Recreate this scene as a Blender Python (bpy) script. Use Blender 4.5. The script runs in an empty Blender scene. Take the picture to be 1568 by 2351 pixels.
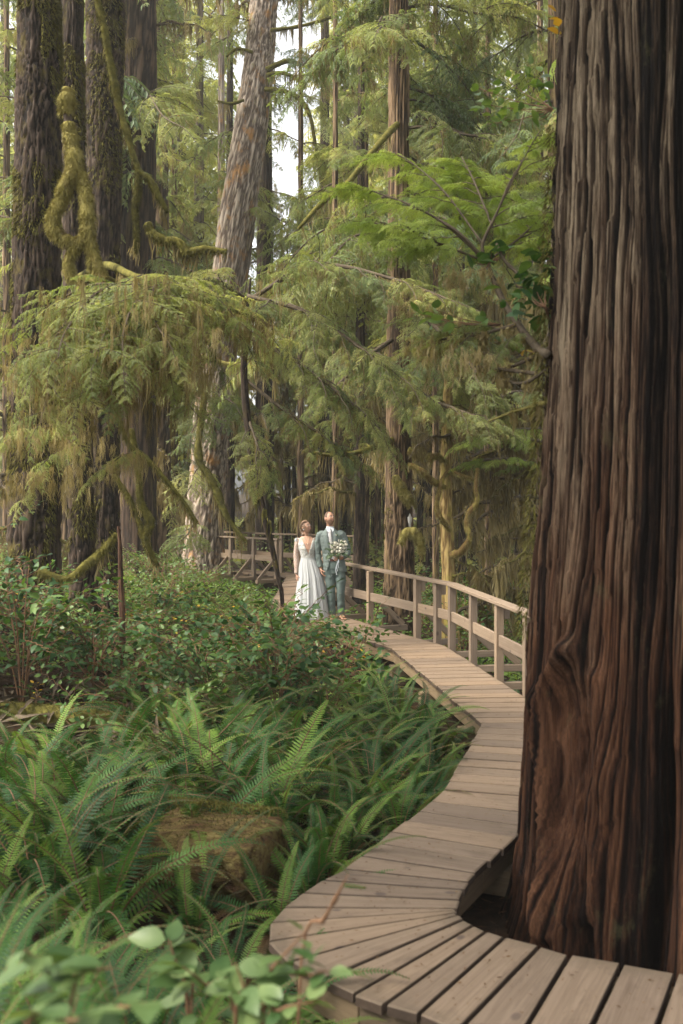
import bpy, math, random
import numpy as np
from mathutils import Vector, Matrix, Euler

S = bpy.context.scene
C = S.collection
random.seed(7)
RNG = np.random.default_rng(7)
PI = math.pi

# ---------------------------------------------------------------- camera
F, U0, V0, EYE = 2400.0, 784.0, 1121.0, 2.2      # focal length and principal point of the photograph, eye height over the deck
cd = bpy.data.cameras.new('camera')
cam = bpy.data.objects.new('camera', cd); C.objects.link(cam)
cam.location = (0, 0, EYE); cam.rotation_euler = (PI/2, 0, 0)
cd.sensor_fit = 'HORIZONTAL'; cd.sensor_width = 24.0
cd.lens = 24.0*F/1568.0
cd.shift_y = -(2351/2 - V0)/1568.0
cd.clip_start = 0.05; cd.clip_end = 2000
cd.dof.use_dof = True; cd.dof.focus_distance = 17.6; cd.dof.aperture_fstop = 2.8
S.camera = cam

# ---------------------------------------------------------------- sky, sun, exposure
SUN_EL, SUN_AZ = math.radians(50), math.radians(250)     # azimuth clockwise from +Y: behind the camera, to the left
w = bpy.data.worlds.new('World'); S.world = w; w.use_nodes = True
nt = w.node_tree; nt.nodes.clear()
sky = nt.nodes.new('ShaderNodeTexSky'); sky.sky_type = 'NISHITA'; sky.sun_disc = False
sky.sun_elevation = SUN_EL; sky.sun_rotation = SUN_AZ; sky.dust_density = 4.0; sky.air_density = 1.0
hs = nt.nodes.new('ShaderNodeHueSaturation'); hs.inputs['Saturation'].default_value = 0.14
bg = nt.nodes.new('ShaderNodeBackground'); bg.inputs['Strength'].default_value = 0.15
wo = nt.nodes.new('ShaderNodeOutputWorld')
nt.links.new(sky.outputs[0], hs.inputs['Color']); nt.links.new(hs.outputs[0], bg.inputs[0]); nt.links.new(bg.outputs[0], wo.inputs[0])
sl = bpy.data.lights.new('sun', 'SUN'); sl.energy = 2.7; sl.angle = math.radians(24); sl.color = (1.0, 0.90, 0.74)
sun = bpy.data.objects.new('sun', sl); C.objects.link(sun)
sd = Vector((math.sin(SUN_AZ)*math.cos(SUN_EL), math.cos(SUN_AZ)*math.cos(SUN_EL), math.sin(SUN_EL)))
sun.rotation_euler = sd.to_track_quat('Z', 'Y').to_euler(); sun.location = (-6, -8, 30)
S.view_settings.view_transform = 'Standard'; S.view_settings.look = 'None'
S.view_settings.exposure = 1.8; S.view_settings.gamma = 1.0
S.view_settings.use_curve_mapping = False
try:
    S.cycles.max_bounces = 6; S.cycles.diffuse_bounces = 3; S.cycles.transmission_bounces = 3; S.cycles.transparent_max_bounces = 6
    S.cycles.use_denoising = True
except Exception: pass

def W(u, v, Y):                                   # point of the photograph (1568 px wide) at depth Y -> world
    return np.array([(u-U0)*Y/F, Y, EYE-(v-V0)*Y/F])
def G0(u, v):                                     # point of the photograph lying on the deck plane
    Y = F*EYE/(v-V0); return np.array([(u-U0)*Y/F, Y, 0.0])

# ---------------------------------------------------------------- noise
def _h(i, j, k, s):
    n = (i.astype(np.int64)*374761393 + j.astype(np.int64)*668265263 + k.astype(np.int64)*2147483647 + s*1274126177) & 0xFFFFFFFF
    n = ((n ^ (n >> 13))*1274126177) & 0xFFFFFFFF
    n = ((n ^ (n >> 16))*2246822519) & 0xFFFFFFFF
    return ((n ^ (n >> 15)) & 0xFFFFFF)/float(0xFFFFFF)
def vn(p, s=0):
    p = np.asarray(p, float); i = np.floor(p).astype(np.int64); f = p-i; f = f*f*(3-2*f)
    x, y, z = i[:, 0], i[:, 1], i[:, 2]; r = 0
    for a in (0, 1):
        for b in (0, 1):
            for c in (0, 1):
                r = r + _h(x+a, y+b, z+c, s)*(f[:, 0] if a else 1-f[:, 0])*(f[:, 1] if b else 1-f[:, 1])*(f[:, 2] if c else 1-f[:, 2])
    return r
def fbm(p, o=3, s=0):
    r = 0; a = .5; t = 0; p = np.asarray(p, float)
    for k in range(o):
        r = r+a*vn(p, s+k*17); t += a; a *= .5; p = p*2.03
    return r/t

# ---------------------------------------------------------------- mesh helpers
class Geo:
    def __init__(s): s.V = []; s.Fs = []; s.M = []; s.n = 0; s.A = []
    def add(s, V, Fl, m=0, attr=None):
        V = np.asarray(V, float).reshape(-1, 3)
        if not isinstance(Fl, list): Fl = [Fl]
        for f in Fl:
            f = np.asarray(f, np.int64)
            if f.size == 0: continue
            s.Fs.append(f+s.n); s.M.append(m)
        s.V.append(V); s.n += len(V)
        s.A.append(np.zeros(len(V)) if attr is None else np.asarray(attr, float))
        return s
    def merge(s, g, R=None, t=None, m=None):
        for v in [np.concatenate(g.V)]:
            if R is not None: v = v@np.asarray(R).T
            if t is not None: v = v+np.asarray(t)
            off = s.n
            s.V.append(v); s.n += len(v); s.A.append(np.concatenate(g.A))
            for f, mm in zip(g.Fs, g.M): s.Fs.append(f+off); s.M.append(mm if m is None else m)
        return s
    def mesh(s, name, mats, smooth=True, attr=None):
        me = bpy.data.meshes.new(name)
        V = np.concatenate(s.V); me.vertices.add(len(V)); me.vertices.foreach_set('co', V.astype(np.float32).ravel())
        tot = np.concatenate([np.full(len(f), f.shape[1]) for f in s.Fs]); idx = np.concatenate([f.ravel() for f in s.Fs])
        mi = np.concatenate([np.full(len(f), m) for f, m in zip(s.Fs, s.M)])
        me.loops.add(len(idx)); me.loops.foreach_set('vertex_index', idx.astype(np.int32))
        me.polygons.add(len(tot)); st = np.concatenate([[0], np.cumsum(tot)[:-1]])
        me.polygons.foreach_set('loop_start', st.astype(np.int32))
        try: me.polygons.foreach_set('loop_total', tot.astype(np.int32))
        except Exception: pass
        me.polygons.foreach_set('material_index', mi.astype(np.int32))
        me.polygons.foreach_set('use_smooth', np.full(len(tot), smooth))
        for m in (mats if isinstance(mats, (list, tuple)) else [mats]): me.materials.append(m)
        if attr:
            a = me.attributes.new(attr, 'FLOAT', 'POINT'); a.data.foreach_set('value', np.concatenate(s.A).astype(np.float32))
        me.update(calc_edges=True); me.validate()
        return me

def put(name, me, parent=None, loc=(0, 0, 0), rot=None, scale=None):
    o = bpy.data.objects.new(name, me); C.objects.link(o)
    o.location = [float(x) for x in loc]
    if rot is not None: o.rotation_euler = rot
    if scale is not None: o.scale = scale if hasattr(scale, '__len__') else (scale,)*3
    if parent is not None: o.parent = parent
    return o
def tag(o, label=None, cat=None, group=None, kind=None):
    if label: o['label'] = label
    if cat: o['category'] = cat
    if group: o['group'] = group
    if kind: o['kind'] = kind
    return o
def thing(name, label, cat, loc=(0, 0, 0), group=None):
    o = bpy.data.objects.new(name, None); C.objects.link(o); o.empty_display_size = .1
    o.location = [float(x) for x in loc]
    return tag(o, label, cat, group)

def smooth_path(P, n):
    P = np.asarray(P, float); k = len(P)
    if k == 2: t = np.linspace(0, 1, n)[:, None]; return P[0]*(1-t)+P[1]*t
    Q = np.vstack([2*P[0]-P[1], P, 2*P[-1]-P[-2]]); out = []
    for t in np.linspace(0, k-1-1e-9, n):
        i = int(t); f = t-i; a, b, c, d = Q[i], Q[i+1], Q[i+2], Q[i+3]
        out.append(.5*((2*b)+(-a+c)*f+(2*a-5*b+4*c-d)*f*f+(-a+3*b-3*c+d)*f**3))
    return np.array(out)
def frames(P):
    P = np.asarray(P, float); T = np.gradient(P, axis=0); T /= np.linalg.norm(T, axis=1)[:, None]+1e-9
    up = np.array([0, 0, 1.]) if abs(T[0][2]) < .9 else np.array([1., 0, 0])
    N = []; n = np.cross(up, T[0]); n /= np.linalg.norm(n)
    for t in T:
        n = n-t*np.dot(n, t); n /= np.linalg.norm(n)+1e-9; N.append(n)
    N = np.array(N); return T, N, np.cross(T, N)
def tube(P, R, n=8, cap=True, flat=1.0):
    P = np.asarray(P, float); k = len(P); R = np.broadcast_to(np.asarray(R, float), (k,))
    T, N, B = frames(P); a = np.arange(n)*2*PI/n
    V = P[:, None, :]+R[:, None, None]*(np.cos(a)[None, :, None]*N[:, None, :]+flat*np.sin(a)[None, :, None]*B[:, None, :])
    V = V.reshape(-1, 3); i = np.arange(k-1)[:, None]*n; j = np.arange(n)[None, :]; j2 = (j+1) % n
    Q = np.stack([i+j, i+j2, i+n+j2, i+n+j], -1).reshape(-1, 4); Fs = [Q]
    if cap:
        V = np.vstack([V, P[0]-T[0]*R[0]*.3, P[-1]+T[-1]*R[-1]*.3]); c0, c1 = k*n, k*n+1; jj = np.arange(n); j2 = (jj+1) % n
        Fs.append(np.stack([np.full(n, c0), j2, jj], -1)); Fs.append(np.stack([np.full(n, c1), (k-1)*n+jj, (k-1)*n+j2], -1))
    return V, Fs
def loft(rings, n=24, cap=True, shape=2.0):            # rings: (cx,cy,cz,rx,ry)
    rings = np.asarray(rings, float); k = len(rings); a = np.arange(n)*2*PI/n
    ca, sa = np.cos(a), np.sin(a); ca = np.sign(ca)*abs(ca)**(2/shape); sa = np.sign(sa)*abs(sa)**(2/shape)
    V = np.stack([rings[:, 0:1]+rings[:, 3:4]*ca, rings[:, 1:2]+rings[:, 4:5]*sa, np.repeat(rings[:, 2:3], n, 1)], -1).reshape(-1, 3)
    i = np.arange(k-1)[:, None]*n; j = np.arange(n)[None, :]; j2 = (j+1) % n
    Fs = [np.stack([i+j, i+j2, i+n+j2, i+n+j], -1).reshape(-1, 4)]
    if cap:
        V = np.vstack([V, rings[0, :3], rings[-1, :3]]); jj = np.arange(n); j2 = (jj+1) % n
        Fs += [np.stack([np.full(n, k*n), j2, jj], -1), np.stack([np.full(n, k*n+1), (k-1)*n+jj, (k-1)*n+j2], -1)]
    return V, Fs
def sphere(c, r, nu=16, nv=10):
    r = np.broadcast_to(np.asarray(r, float), (3,)); th = np.linspace(-PI/2, PI/2, nv)
    rg = [(c[0], c[1], c[2]+r[2]*math.sin(t), r[0]*max(math.cos(t), 1e-3), r[1]*max(math.cos(t), 1e-3)) for t in th]
    return loft(rg, nu)
BOXF = np.array([[0, 3, 2, 1], [4, 5, 6, 7], [0, 1, 5, 4], [1, 2, 6, 5], [2, 3, 7, 6], [3, 0, 4, 7]])
def slab(bottom4, top4, bev=.006):                     # hexahedron with a bevelled top rim
    b = np.asarray(bottom4, float); t = np.asarray(top4, float); c = t.mean(0)
    d = t-c; L = np.linalg.norm(d, axis=1)[:, None]; up = (t-b); up /= np.linalg.norm(up, axis=1)[:, None]
    mid = t-up*bev; ti = t-d/L*bev*1.6
    V = np.vstack([b, mid, ti]); q = [[0, 3, 2, 1], [8, 9, 10, 11]]
    for k in range(4):
        l = (k+1) % 4; q += [[k, l, 4+l, 4+k], [4+k, 4+l, 8+l, 8+k]]
    return V, np.array(q)
def beam(A, B, wd, ht, bev=.004, up=(0, 0, 1)):        # squared timber from A to B: returns verts in a local frame, matrix
    A = np.asarray(A, float); B = np.asarray(B, float); x = B-A; L = np.linalg.norm(x); x /= L
    y = np.cross(up, x); y /= np.linalg.norm(y); z = np.cross(x, y); h, q = L/2, bev
    V = []; 
    for sx, e in ((-h, 0), (-h+q, 1), (h-q, 1), (h, 0)):
        a, b = wd/2-(0 if e else q), ht/2-(0 if e else q)
        V += [(sx, -a, -b+q), (sx, -a+q, -b), (sx, a-q, -b), (sx, a, -b+q), (sx, a, b-q), (sx, a-q, b), (sx, -a+q, b), (sx, -a, b-q)]
    V = np.array(V); q4 = []
    for r in range(3):
        for j in range(8): q4.append([r*8+j, r*8+(j+1) % 8, r*8+8+(j+1) % 8, r*8+8+j])
    caps = [np.array([[0, 7, 6, 5], [0, 5, 4, 3], [0, 3, 2, 1]]), np.array([[24, 25, 26, 27], [24, 27, 28, 29], [24, 29, 30, 31]])]
    M = Matrix(((x[0], y[0], z[0], (A[0]+B[0])/2), (x[1], y[1], z[1], (A[1]+B[1])/2), (x[2], y[2], z[2], (A[2]+B[2])/2), (0, 0, 0, 1)))
    return V, [np.array(q4)]+caps, M
def fuse(g, voxel, smooth=4, fac=.5):                  # union of overlapping closed solids as one continuous skin
    me = g.mesh('fuse', []); o = bpy.data.objects.new('fuse', me); C.objects.link(o)
    m = o.modifiers.new('r', 'REMESH'); m.mode = 'VOXEL'; m.voxel_size = voxel; m.use_smooth_shade = True
    if smooth: s = o.modifiers.new('s', 'SMOOTH'); s.iterations = smooth; s.factor = fac
    dg = bpy.context.evaluated_depsgraph_get(); ev = o.evaluated_get(dg); r = bpy.data.meshes.new_from_object(ev)
    n = len(r.vertices); V = np.empty(n*3, np.float32); r.vertices.foreach_get('co', V); V = V.reshape(-1, 3).astype(float)
    q = np.array([list(p.vertices) for p in r.polygons if len(p.vertices) == 4]); t = [list(p.vertices) for p in r.polygons if len(p.vertices) == 3]
    bpy.data.objects.remove(o); bpy.data.meshes.remove(me); bpy.data.meshes.remove(r)
    return V, [q]+([np.array(t)] if t else [])

# ---------------------------------------------------------------- materials
def srgb(h):
    c = [int(h[i:i+2], 16)/255 for i in (0, 2, 4)]
    return tuple(x/12.92 if x <= .04045 else ((x+.055)/1.055)**2.4 for x in c)
def _mat(name):
    m = bpy.data.materials.new(name); m.use_nodes = True; t = m.node_tree; t.nodes.clear()
    out = t.nodes.new('ShaderNodeOutputMaterial'); return m, t, out
def ramp(t, stops):
    r = t.nodes.new('ShaderNodeValToRGB'); e = r.color_ramp.elements
    while len(e) < len(stops): e.new(.5)
    for el, (p, c) in zip(e, stops): el.position = p; el.color = (*c[:3], 1)
    return r
def coords(t, scale, rnd=True, kind='Object'):
    tc = t.nodes.new('ShaderNodeTexCoord'); mp = t.nodes.new('ShaderNodeMapping'); mp.inputs['Scale'].default_value = scale
    if rnd:
        oi = t.nodes.new('ShaderNodeObjectInfo'); mu = t.nodes.new('ShaderNodeVectorMath'); mu.operation = 'MULTIPLY_ADD'
        cb = t.nodes.new('ShaderNodeCombineXYZ')
        for k in range(3): t.links.new(oi.outputs['Random'], cb.inputs[k])
        t.links.new(cb.outputs[0], mu.inputs[0]); mu.inputs[1].default_value = (37, 53, 71); t.links.new(tc.outputs[kind], mu.inputs[2])
        t.links.new(mu.outputs[0], mp.inputs[0])
    else: t.links.new(tc.outputs[kind], mp.inputs[0])
    return mp.outputs[0]
def noise(t, vec, scale=1, detail=4, rough=.6, dist=0):
    n = t.nodes.new('ShaderNodeTexNoise'); n.inputs['Scale'].default_value = scale; n.inputs['Detail'].default_value = detail
    n.inputs['Roughness'].default_value = rough; n.inputs['Distortion'].default_value = dist; t.links.new(vec, n.inputs['Vector']); return n.outputs['Fac']
def mixc(t, fac, a, b, mode='MIX'):
    m = t.nodes.new('ShaderNodeMix'); m.data_type = 'RGBA'; m.blend_type = mode
    for k, x in ((0, fac), (6, a), (7, b)):
        if hasattr(x, 'links'): t.links.new(x, m.inputs[k])
        else: m.inputs[k].default_value = x if k == 0 else (*x[:3], 1)
    return m.outputs[2]
def pbsdf(t, col, rough=.7, spec=.3):
    p = t.nodes.new('ShaderNodeBsdfPrincipled')
    if hasattr(col, 'links'): t.links.new(col, p.inputs['Base Color'])
    else: p.inputs['Base Color'].default_value = (*col[:3], 1)
    p.inputs['Roughness'].default_value = rough; p.inputs['Specular IOR Level'].default_value = spec
    return p
def bump(t, h, p, st=.4, dist=.01):
    b = t.nodes.new('ShaderNodeBump'); b.inputs['Strength'].default_value = st; b.inputs['Distance'].default_value = dist
    t.links.new(h, b.inputs['Height']); t.links.new(b.outputs[0], p.inputs['Normal'])
def leaf_mat(name, stops, trans=.4, rough=.5, spec=.35, tcol=None, nscale=3.0, rw=.6):
    m, t, out = _mat(name); oi = t.nodes.new('ShaderNodeObjectInfo'); n = noise(t, coords(t, (1, 1, 1)), nscale, 3, .6)
    ma = t.nodes.new('ShaderNodeMath'); ma.operation = 'MULTIPLY_ADD'; t.links.new(oi.outputs['Random'], ma.inputs[0]); ma.inputs[1].default_value = rw
    mb = t.nodes.new('ShaderNodeMath'); mb.operation = 'MULTIPLY_ADD'; t.links.new(n, mb.inputs[0]); mb.inputs[1].default_value = 1.5; mb.inputs[2].default_value = -.25-rw/2
    t.links.new(mb.outputs[0], ma.inputs[2]); r = ramp(t, stops); t.links.new(ma.outputs[0], r.inputs[0])
    p = pbsdf(t, r.outputs[0], rough, spec); tr = t.nodes.new('ShaderNodeBsdfTranslucent')
    tc = mixc(t, 1.0, r.outputs[0], tcol or (1.25, 1.2, .55), 'MULTIPLY'); t.links.new(tc, tr.inputs[0])
    ms = t.nodes.new('ShaderNodeMixShader'); ms.inputs[0].default_value = trans
    t.links.new(p.outputs[0], ms.inputs[1]); t.links.new(tr.outputs[0], ms.inputs[2]); t.links.new(ms.outputs[0], out.inputs[0]); return m
def noise_mat(name, stops, scale=(1, 1, 1), nscale=4, rough=.8, bst=.4, bdist=.01, spec=.2, detail=6, second=None, fine=None):
    m, t, out = _mat(name); vec = coords(t, scale); n = noise(t, vec, nscale, detail, .62, .3); r = ramp(t, stops); t.links.new(n, r.inputs[0]); col = r.outputs[0]
    if second:                                          # (scale, threshold lo, hi, colour)
        n2 = noise(t, coords(t, second[0]), 1, 5, .65); r2 = ramp(t, [(second[1], (0, 0, 0)), (second[2], (1, 1, 1))]); t.links.new(n2, r2.inputs[0])
        col = mixc(t, r2.outputs[0], col, second[3])
    p = pbsdf(t, col, rough, spec); h = n
    if fine: h = noise(t, coords(t, fine), 1, 4, .6)
    if bst: bump(t, h, p, bst, bdist)
    t.links.new(p.outputs[0], out.inputs[0]); return m
def flat_mat(name, col, rough=.6, spec=.3, var=.12, nscale=30, bst=0, sss=0):
    m, t, out = _mat(name); n = noise(t, coords(t, (1, 1, 1)), nscale, 4); c0 = tuple(x*(1-var) for x in col); c1 = tuple(min(1, x*(1+var)) for x in col)
    r = ramp(t, [(.3, c0), (.7, c1)]); t.links.new(n, r.inputs[0]); p = pbsdf(t, r.outputs[0], rough, spec)
    if bst: bump(t, n, p, bst, .004)
    if sss: p.inputs['Subsurface Weight'].default_value = sss; p.inputs['Subsurface Radius'].default_value = (.02, .008, .004)
    t.links.new(p.outputs[0], out.inputs[0]); return m
def bark_mat(name, low, high, patch=None, patch2=None, scale=(14, 14, 2.2), bst=.7):   # 'crest' attribute: outer weathered plates over inner bark
    m, t, out = _mat(name); at = t.nodes.new('ShaderNodeAttribute'); at.attribute_name = 'crest'
    n = noise(t, coords(t, scale), 1, 7, .65, .4)
    ad = t.nodes.new('ShaderNodeMath'); ad.operation = 'MULTIPLY_ADD'; t.links.new(n, ad.inputs[0]); ad.inputs[1].default_value = .9; ad.inputs[2].default_value = -.45
    a2 = t.nodes.new('ShaderNodeMath'); a2.operation = 'ADD'; t.links.new(at.outputs['Fac'], a2.inputs[0]); t.links.new(ad.outputs[0], a2.inputs[1])
    r = ramp(t, [(.15, low), (.85, high)]); t.links.new(a2.outputs[0], r.inputs[0]); col = r.outputs[0]
    for pt in (patch, patch2):
        if pt:
            n2 = noise(t, coords(t, pt[0]), 1, 6, .7); r2 = ramp(t, [(pt[1], (0, 0, 0)), (pt[2], (1, 1, 1))]); t.links.new(n2, r2.inputs[0]); col = mixc(t, r2.outputs[0], col, pt[3])
    p = pbsdf(t, col, .88, .15); bump(t, noise(t, coords(t, (scale[0]*4, scale[1]*4, scale[2]*4)), 1, 5, .7), p, bst, .012)
    t.links.new(p.outputs[0], out.inputs[0]); return m

M = {}
M['hemlock'] = leaf_mat('hemlock foliage', [(.15, (.12, .16, .06)), (.5, (.225, .265, .095)), (.85, (.35, .36, .145))], .52)
M['hemlock_bright'] = leaf_mat('fresh hemlock foliage', [(.15, (.20, .28, .065)), (.5, (.29, .38, .09)), (.85, (.38, .45, .13))], .5)
M['cedar_leaf'] = leaf_mat('cedar foliage', [(.15, (.11, .16, .08)), (.5, (.19, .24, .105)), (.85, (.29, .31, .13))], .45)
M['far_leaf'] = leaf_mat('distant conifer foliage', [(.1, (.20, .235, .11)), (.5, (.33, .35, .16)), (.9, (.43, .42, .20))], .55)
M['fern'] = leaf_mat('sword fern', [(.1, (.014, .048, .012)), (.5, (.034, .094, .018)), (.95, (.125, .205, .032))], .28, .55, .25, nscale=1.2, rw=.9)
M['fern_dead'] = leaf_mat('withered fern', [(.2, (.1, .055, .025)), (.8, (.2, .12, .05))], .3)
M['salal'] = leaf_mat('salal leaf', [(.1, (.016, .042, .014)), (.5, (.034, .080, .022)), (.9, (.095, .155, .036))], .3, .5, .22, nscale=6)
M['salal_bright'] = leaf_mat('young salal leaf', [(.1, (.05, .095, .025)), (.5, (.095, .155, .04)), (.9, (.17, .24, .07))], .4, .40, .45, nscale=6)
M['yellow_leaf'] = leaf_mat('yellowing leaf', [(.2, (.35, .3, .04)), (.8, (.55, .3, .03))], .4)
M['herb'] = leaf_mat('low herb', [(.1, (.07, .14, .03)), (.5, (.13, .22, .045)), (.9, (.22, .31, .07))], .45, nscale=1.5)
M['moss_hang'] = leaf_mat('hanging moss', [(.15, (.13, .105, .048)), (.5, (.24, .195, .092)), (.85, (.36, .30, .16))], .4, .9, .05, (1.1, 1.0, .6), 1.5)
M['moss'] = noise_mat('green moss', [(.3, (.12, .105, .03)), (.5, (.22, .19, .06)), (.72, (.33, .285, .105))], (1, 1, 1), 14, .95, .8, .02, .05, second=((2.5, 2.5, 2.5), .55, .68, (.14, .10, .035)))
M['moss_dark'] = noise_mat('dark moss', [(.3, (.05, .045, .014)), (.55, (.105, .095, .025)), (.75, (.17, .15, .04))], (1, 1, 1), 12, .95, .8, .02, .05)
M['twig'] = noise_mat('twig bark', [(.3, (.045, .033, .022)), (.7, (.11, .085, .055))], (6, 6, 6), 3, .9, .3)
M['twig_red'] = noise_mat('red brown stem', [(.3, (.09, .045, .022)), (.7, (.16, .09, .05))], (6, 6, 6), 3, .8, .3)
M['bark_dark'] = bark_mat('dark spruce bark', (.009, .006, .0045), (.060, .042, .030), ((5, 5, 3.5), .53, .66, (.062, .048, .014)), ((22, 22, 18), .64, .72, (.16, .14, .12)), (22, 22, 9))
M['bark_grey'] = bark_mat('grey spruce bark', (.085, .062, .047), (.40, .33, .26), ((3.2, 3.2, 2.0), .53, .66, (.30, .155, .055)), ((9, 9, 4), .6, .72, (.24, .21, .10)))
M['bark_brown'] = bark_mat('brown hemlock bark', (.028, .018, .011), (.21, .142, .084), ((4, 4, 1.6), .56, .70, (.17, .125, .05)), ((12, 12, 6), .68, .78, (.3, .26, .2)))
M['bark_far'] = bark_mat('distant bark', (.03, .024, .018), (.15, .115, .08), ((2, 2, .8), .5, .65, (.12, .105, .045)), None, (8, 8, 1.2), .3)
M['bark_moss'] = bark_mat('moss covered bark', (.13, .08, .03), (.42, .30, .12), ((7, 7, 3), .5, .62, (.27, .22, .06)), None, (20, 20, 8))

M['salal_pale'] = leaf_mat('pale shiny salal leaf', [(.1, (.035, .075, .022)), (.5, (.075, .125, .038)), (.9, (.15, .205, .075))], .3, .42, .35, nscale=6)
M['bark_cedar_dark'] = bark_mat('dark cedar bark', (.014, .009, .006), (.085, .055, .035), ((3, 3, 1), .58, .72, (.075, .06, .02)), None, (14, 14, 1.6))  # own darker bark tone of the set-back cedar trunk
# ---------------------------------------------------------------- more materials (structures)
def cedar_mat():
    m, t, out = _mat('red cedar bark'); at = t.nodes.new('ShaderNodeAttribute'); at.attribute_name = 'crest'
    n = noise(t, coords(t, (48, 48, 2.2), False), 1, 8, .7, .4)
    ad = t.nodes.new('ShaderNodeMath'); ad.operation = 'MULTIPLY_ADD'; t.links.new(n, ad.inputs[0]); ad.inputs[1].default_value = 1.1; ad.inputs[2].default_value = -.55
    a2 = t.nodes.new('ShaderNodeMath'); a2.operation = 'ADD'; t.links.new(at.outputs['Fac'], a2.inputs[0]); t.links.new(ad.outputs[0], a2.inputs[1])
    up = ramp(t, [(.2, (.005, .0034, .0026)), (.5, (.048, .032, .020)), (.9, (.245, .195, .132))]); t.links.new(a2.outputs[0], up.inputs[0])
    lo = ramp(t, [(.15, (.006, .003, .002)), (.5, (.042, .0175, .0085)), (.95, (.125, .060, .031))]); t.links.new(a2.outputs[0], lo.inputs[0])
    tc = t.nodes.new('ShaderNodeTexCoord'); sx = t.nodes.new('ShaderNodeSeparateXYZ'); t.links.new(tc.outputs['Object'], sx.inputs[0])
    n3 = noise(t, coords(t, (5, 5, .9), False), 1, 4, .6)
    mz = t.nodes.new('ShaderNodeMath'); mz.operation = 'MULTIPLY_ADD'; t.links.new(n3, mz.inputs[0]); mz.inputs[1].default_value = 3.6; t.links.new(sx.outputs[2], mz.inputs[2])
    mr = t.nodes.new('ShaderNodeMapRange'); t.links.new(mz.outputs[0], mr.inputs[0]); mr.inputs[1].default_value = 3.6; mr.inputs[2].default_value = 6.2
    col = mixc(t, mr.outputs[0], lo.outputs[0], up.outputs[0])
    # green algae streaks low on the buttresses
    n4 = noise(t, coords(t, (6, 6, 1.2), False), 1, 5, .7); mg = t.nodes.new('ShaderNodeMath'); mg.operation = 'MULTIPLY_ADD'; t.links.new(sx.outputs[2], mg.inputs[0]); mg.inputs[1].default_value = -.28; t.links.new(n4, mg.inputs[2])
    rg = ramp(t, [(.58, (0, 0, 0)), (.82, (.7, .7, .7))]); t.links.new(mg.outputs[0], rg.inputs[0]); col = mixc(t, rg.outputs[0], col, (.10, .105, .05))
    fb = noise(t, coords(t, (170, 170, 7), False), 1, 5, .75, .3); rf_ = ramp(t, [(.32, (.35, .34, .34)), (.6, (1.15, 1.12, 1.1))]); t.links.new(fb, rf_.inputs[0]); col = mixc(t, .85, col, rf_.outputs[0], 'MULTIPLY')
    n6 = noise(t, coords(t, (4, 4, 2.5), False), 1, 6, .75); r6 = ramp(t, [(.60, (0, 0, 0)), (.74, (.6, .6, .6))]); t.links.new(n6, r6.inputs[0]); col = mixc(t, r6.outputs[0], col, (.075, .07, .032))
    p = pbsdf(t, col, .9, .12); bump(t, fb, p, .9, .014)
    t.links.new(p.outputs[0], out.inputs[0]); return m
M['cedar'] = cedar_mat()
def wood_mat(name, a, b, dark, stain=(.10, .075, .05), rough=.75, ends=True):
    m, t, out = _mat(name)
    g = noise(t, coords(t, (1.6, 34, 34)), 1, 6, .65, .9); rg = ramp(t, [(.25, a), (.75, b)]); t.links.new(g, rg.inputs[0])
    oi = t.nodes.new('ShaderNodeObjectInfo'); rr = ramp(t, [(0, (.74, .74, .76)), (.5, (.95, .94, .93)), (1, (1.12, 1.08, 1.02))]); t.links.new(oi.outputs['Random'], rr.inputs[0])
    col = mixc(t, 1.0, rg.outputs[0], rr.outputs[0], 'MULTIPLY')
    n2 = noise(t, coords(t, (3, 9, 9)), 1, 5, .7); r2 = ramp(t, [(.54, (0, 0, 0)), (.8, (.75, .75, .75))]); t.links.new(n2, r2.inputs[0]); col = mixc(t, r2.outputs[0], col, dark)
    vo = t.nodes.new('ShaderNodeTexVoronoi'); t.links.new(coords(t, (3.1, 5.2, 5.2)), vo.inputs['Vector']); vo.inputs['Scale'].default_value = 1.0
    r3 = ramp(t, [(.07, (1, 1, 1)), (.13, (0, 0, 0))]); t.links.new(vo.outputs['Distance'], r3.inputs[0]); col = mixc(t, r3.outputs[0], col, (.09, .065, .05))
    fg = noise(t, coords(t, (2.2, 160, 160)), 1, 4, .7)
    fr = ramp(t, [(.3, (.8, .79, .78)), (.6, (1.05, 1.05, 1.05))]); t.links.new(fg, fr.inputs[0]); col = mixc(t, .8, col, fr.outputs[0], 'MULTIPLY')
    if ends:
        tc = t.nodes.new('ShaderNodeTexCoord'); sx = t.nodes.new('ShaderNodeSeparateXYZ'); t.links.new(tc.outputs['Object'], sx.inputs[0])
        ab = t.nodes.new('ShaderNodeMath'); ab.operation = 'ABSOLUTE'; t.links.new(sx.outputs[0], ab.inputs[0])
        n5 = noise(t, coords(t, (11, 11, 11)), 1, 5, .7); ma = t.nodes.new('ShaderNodeMath'); ma.operation = 'MULTIPLY_ADD'; t.links.new(n5, ma.inputs[0]); ma.inputs[1].default_value = .35; t.links.new(ab.outputs[0], ma.inputs[2])
        r5 = ramp(t, [(.50, (0, 0, 0)), (.66, (.8, .8, .8))]); t.links.new(ma.outputs[0], r5.inputs[0]); col = mixc(t, r5.outputs[0], col, stain)
    p = pbsdf(t, col, rough, .25); bump(t, fg, p, .5, .003); t.links.new(p.outputs[0], out.inputs[0]); return m
M['plank'] = wood_mat('weathered decking', (.145, .102, .068), (.232, .172, .121), (.072, .050, .034))
M['plank_side'] = wood_mat('darkened plank edge', (.05, .034, .024), (.085, .06, .042), (.03, .022, .016), ends=False)  # damp sides, coloured darker to put shade into the plank gaps
M['timber'] = wood_mat('weathered rail timber', (.162, .117, .079), (.245, .187, .135), (.12, .087, .062), ends=False)
M['timber_dark'] = wood_mat('damp mossy beam', (.13, .09, .055), (.22, .165, .10), (.075, .065, .03), ends=False)
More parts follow.
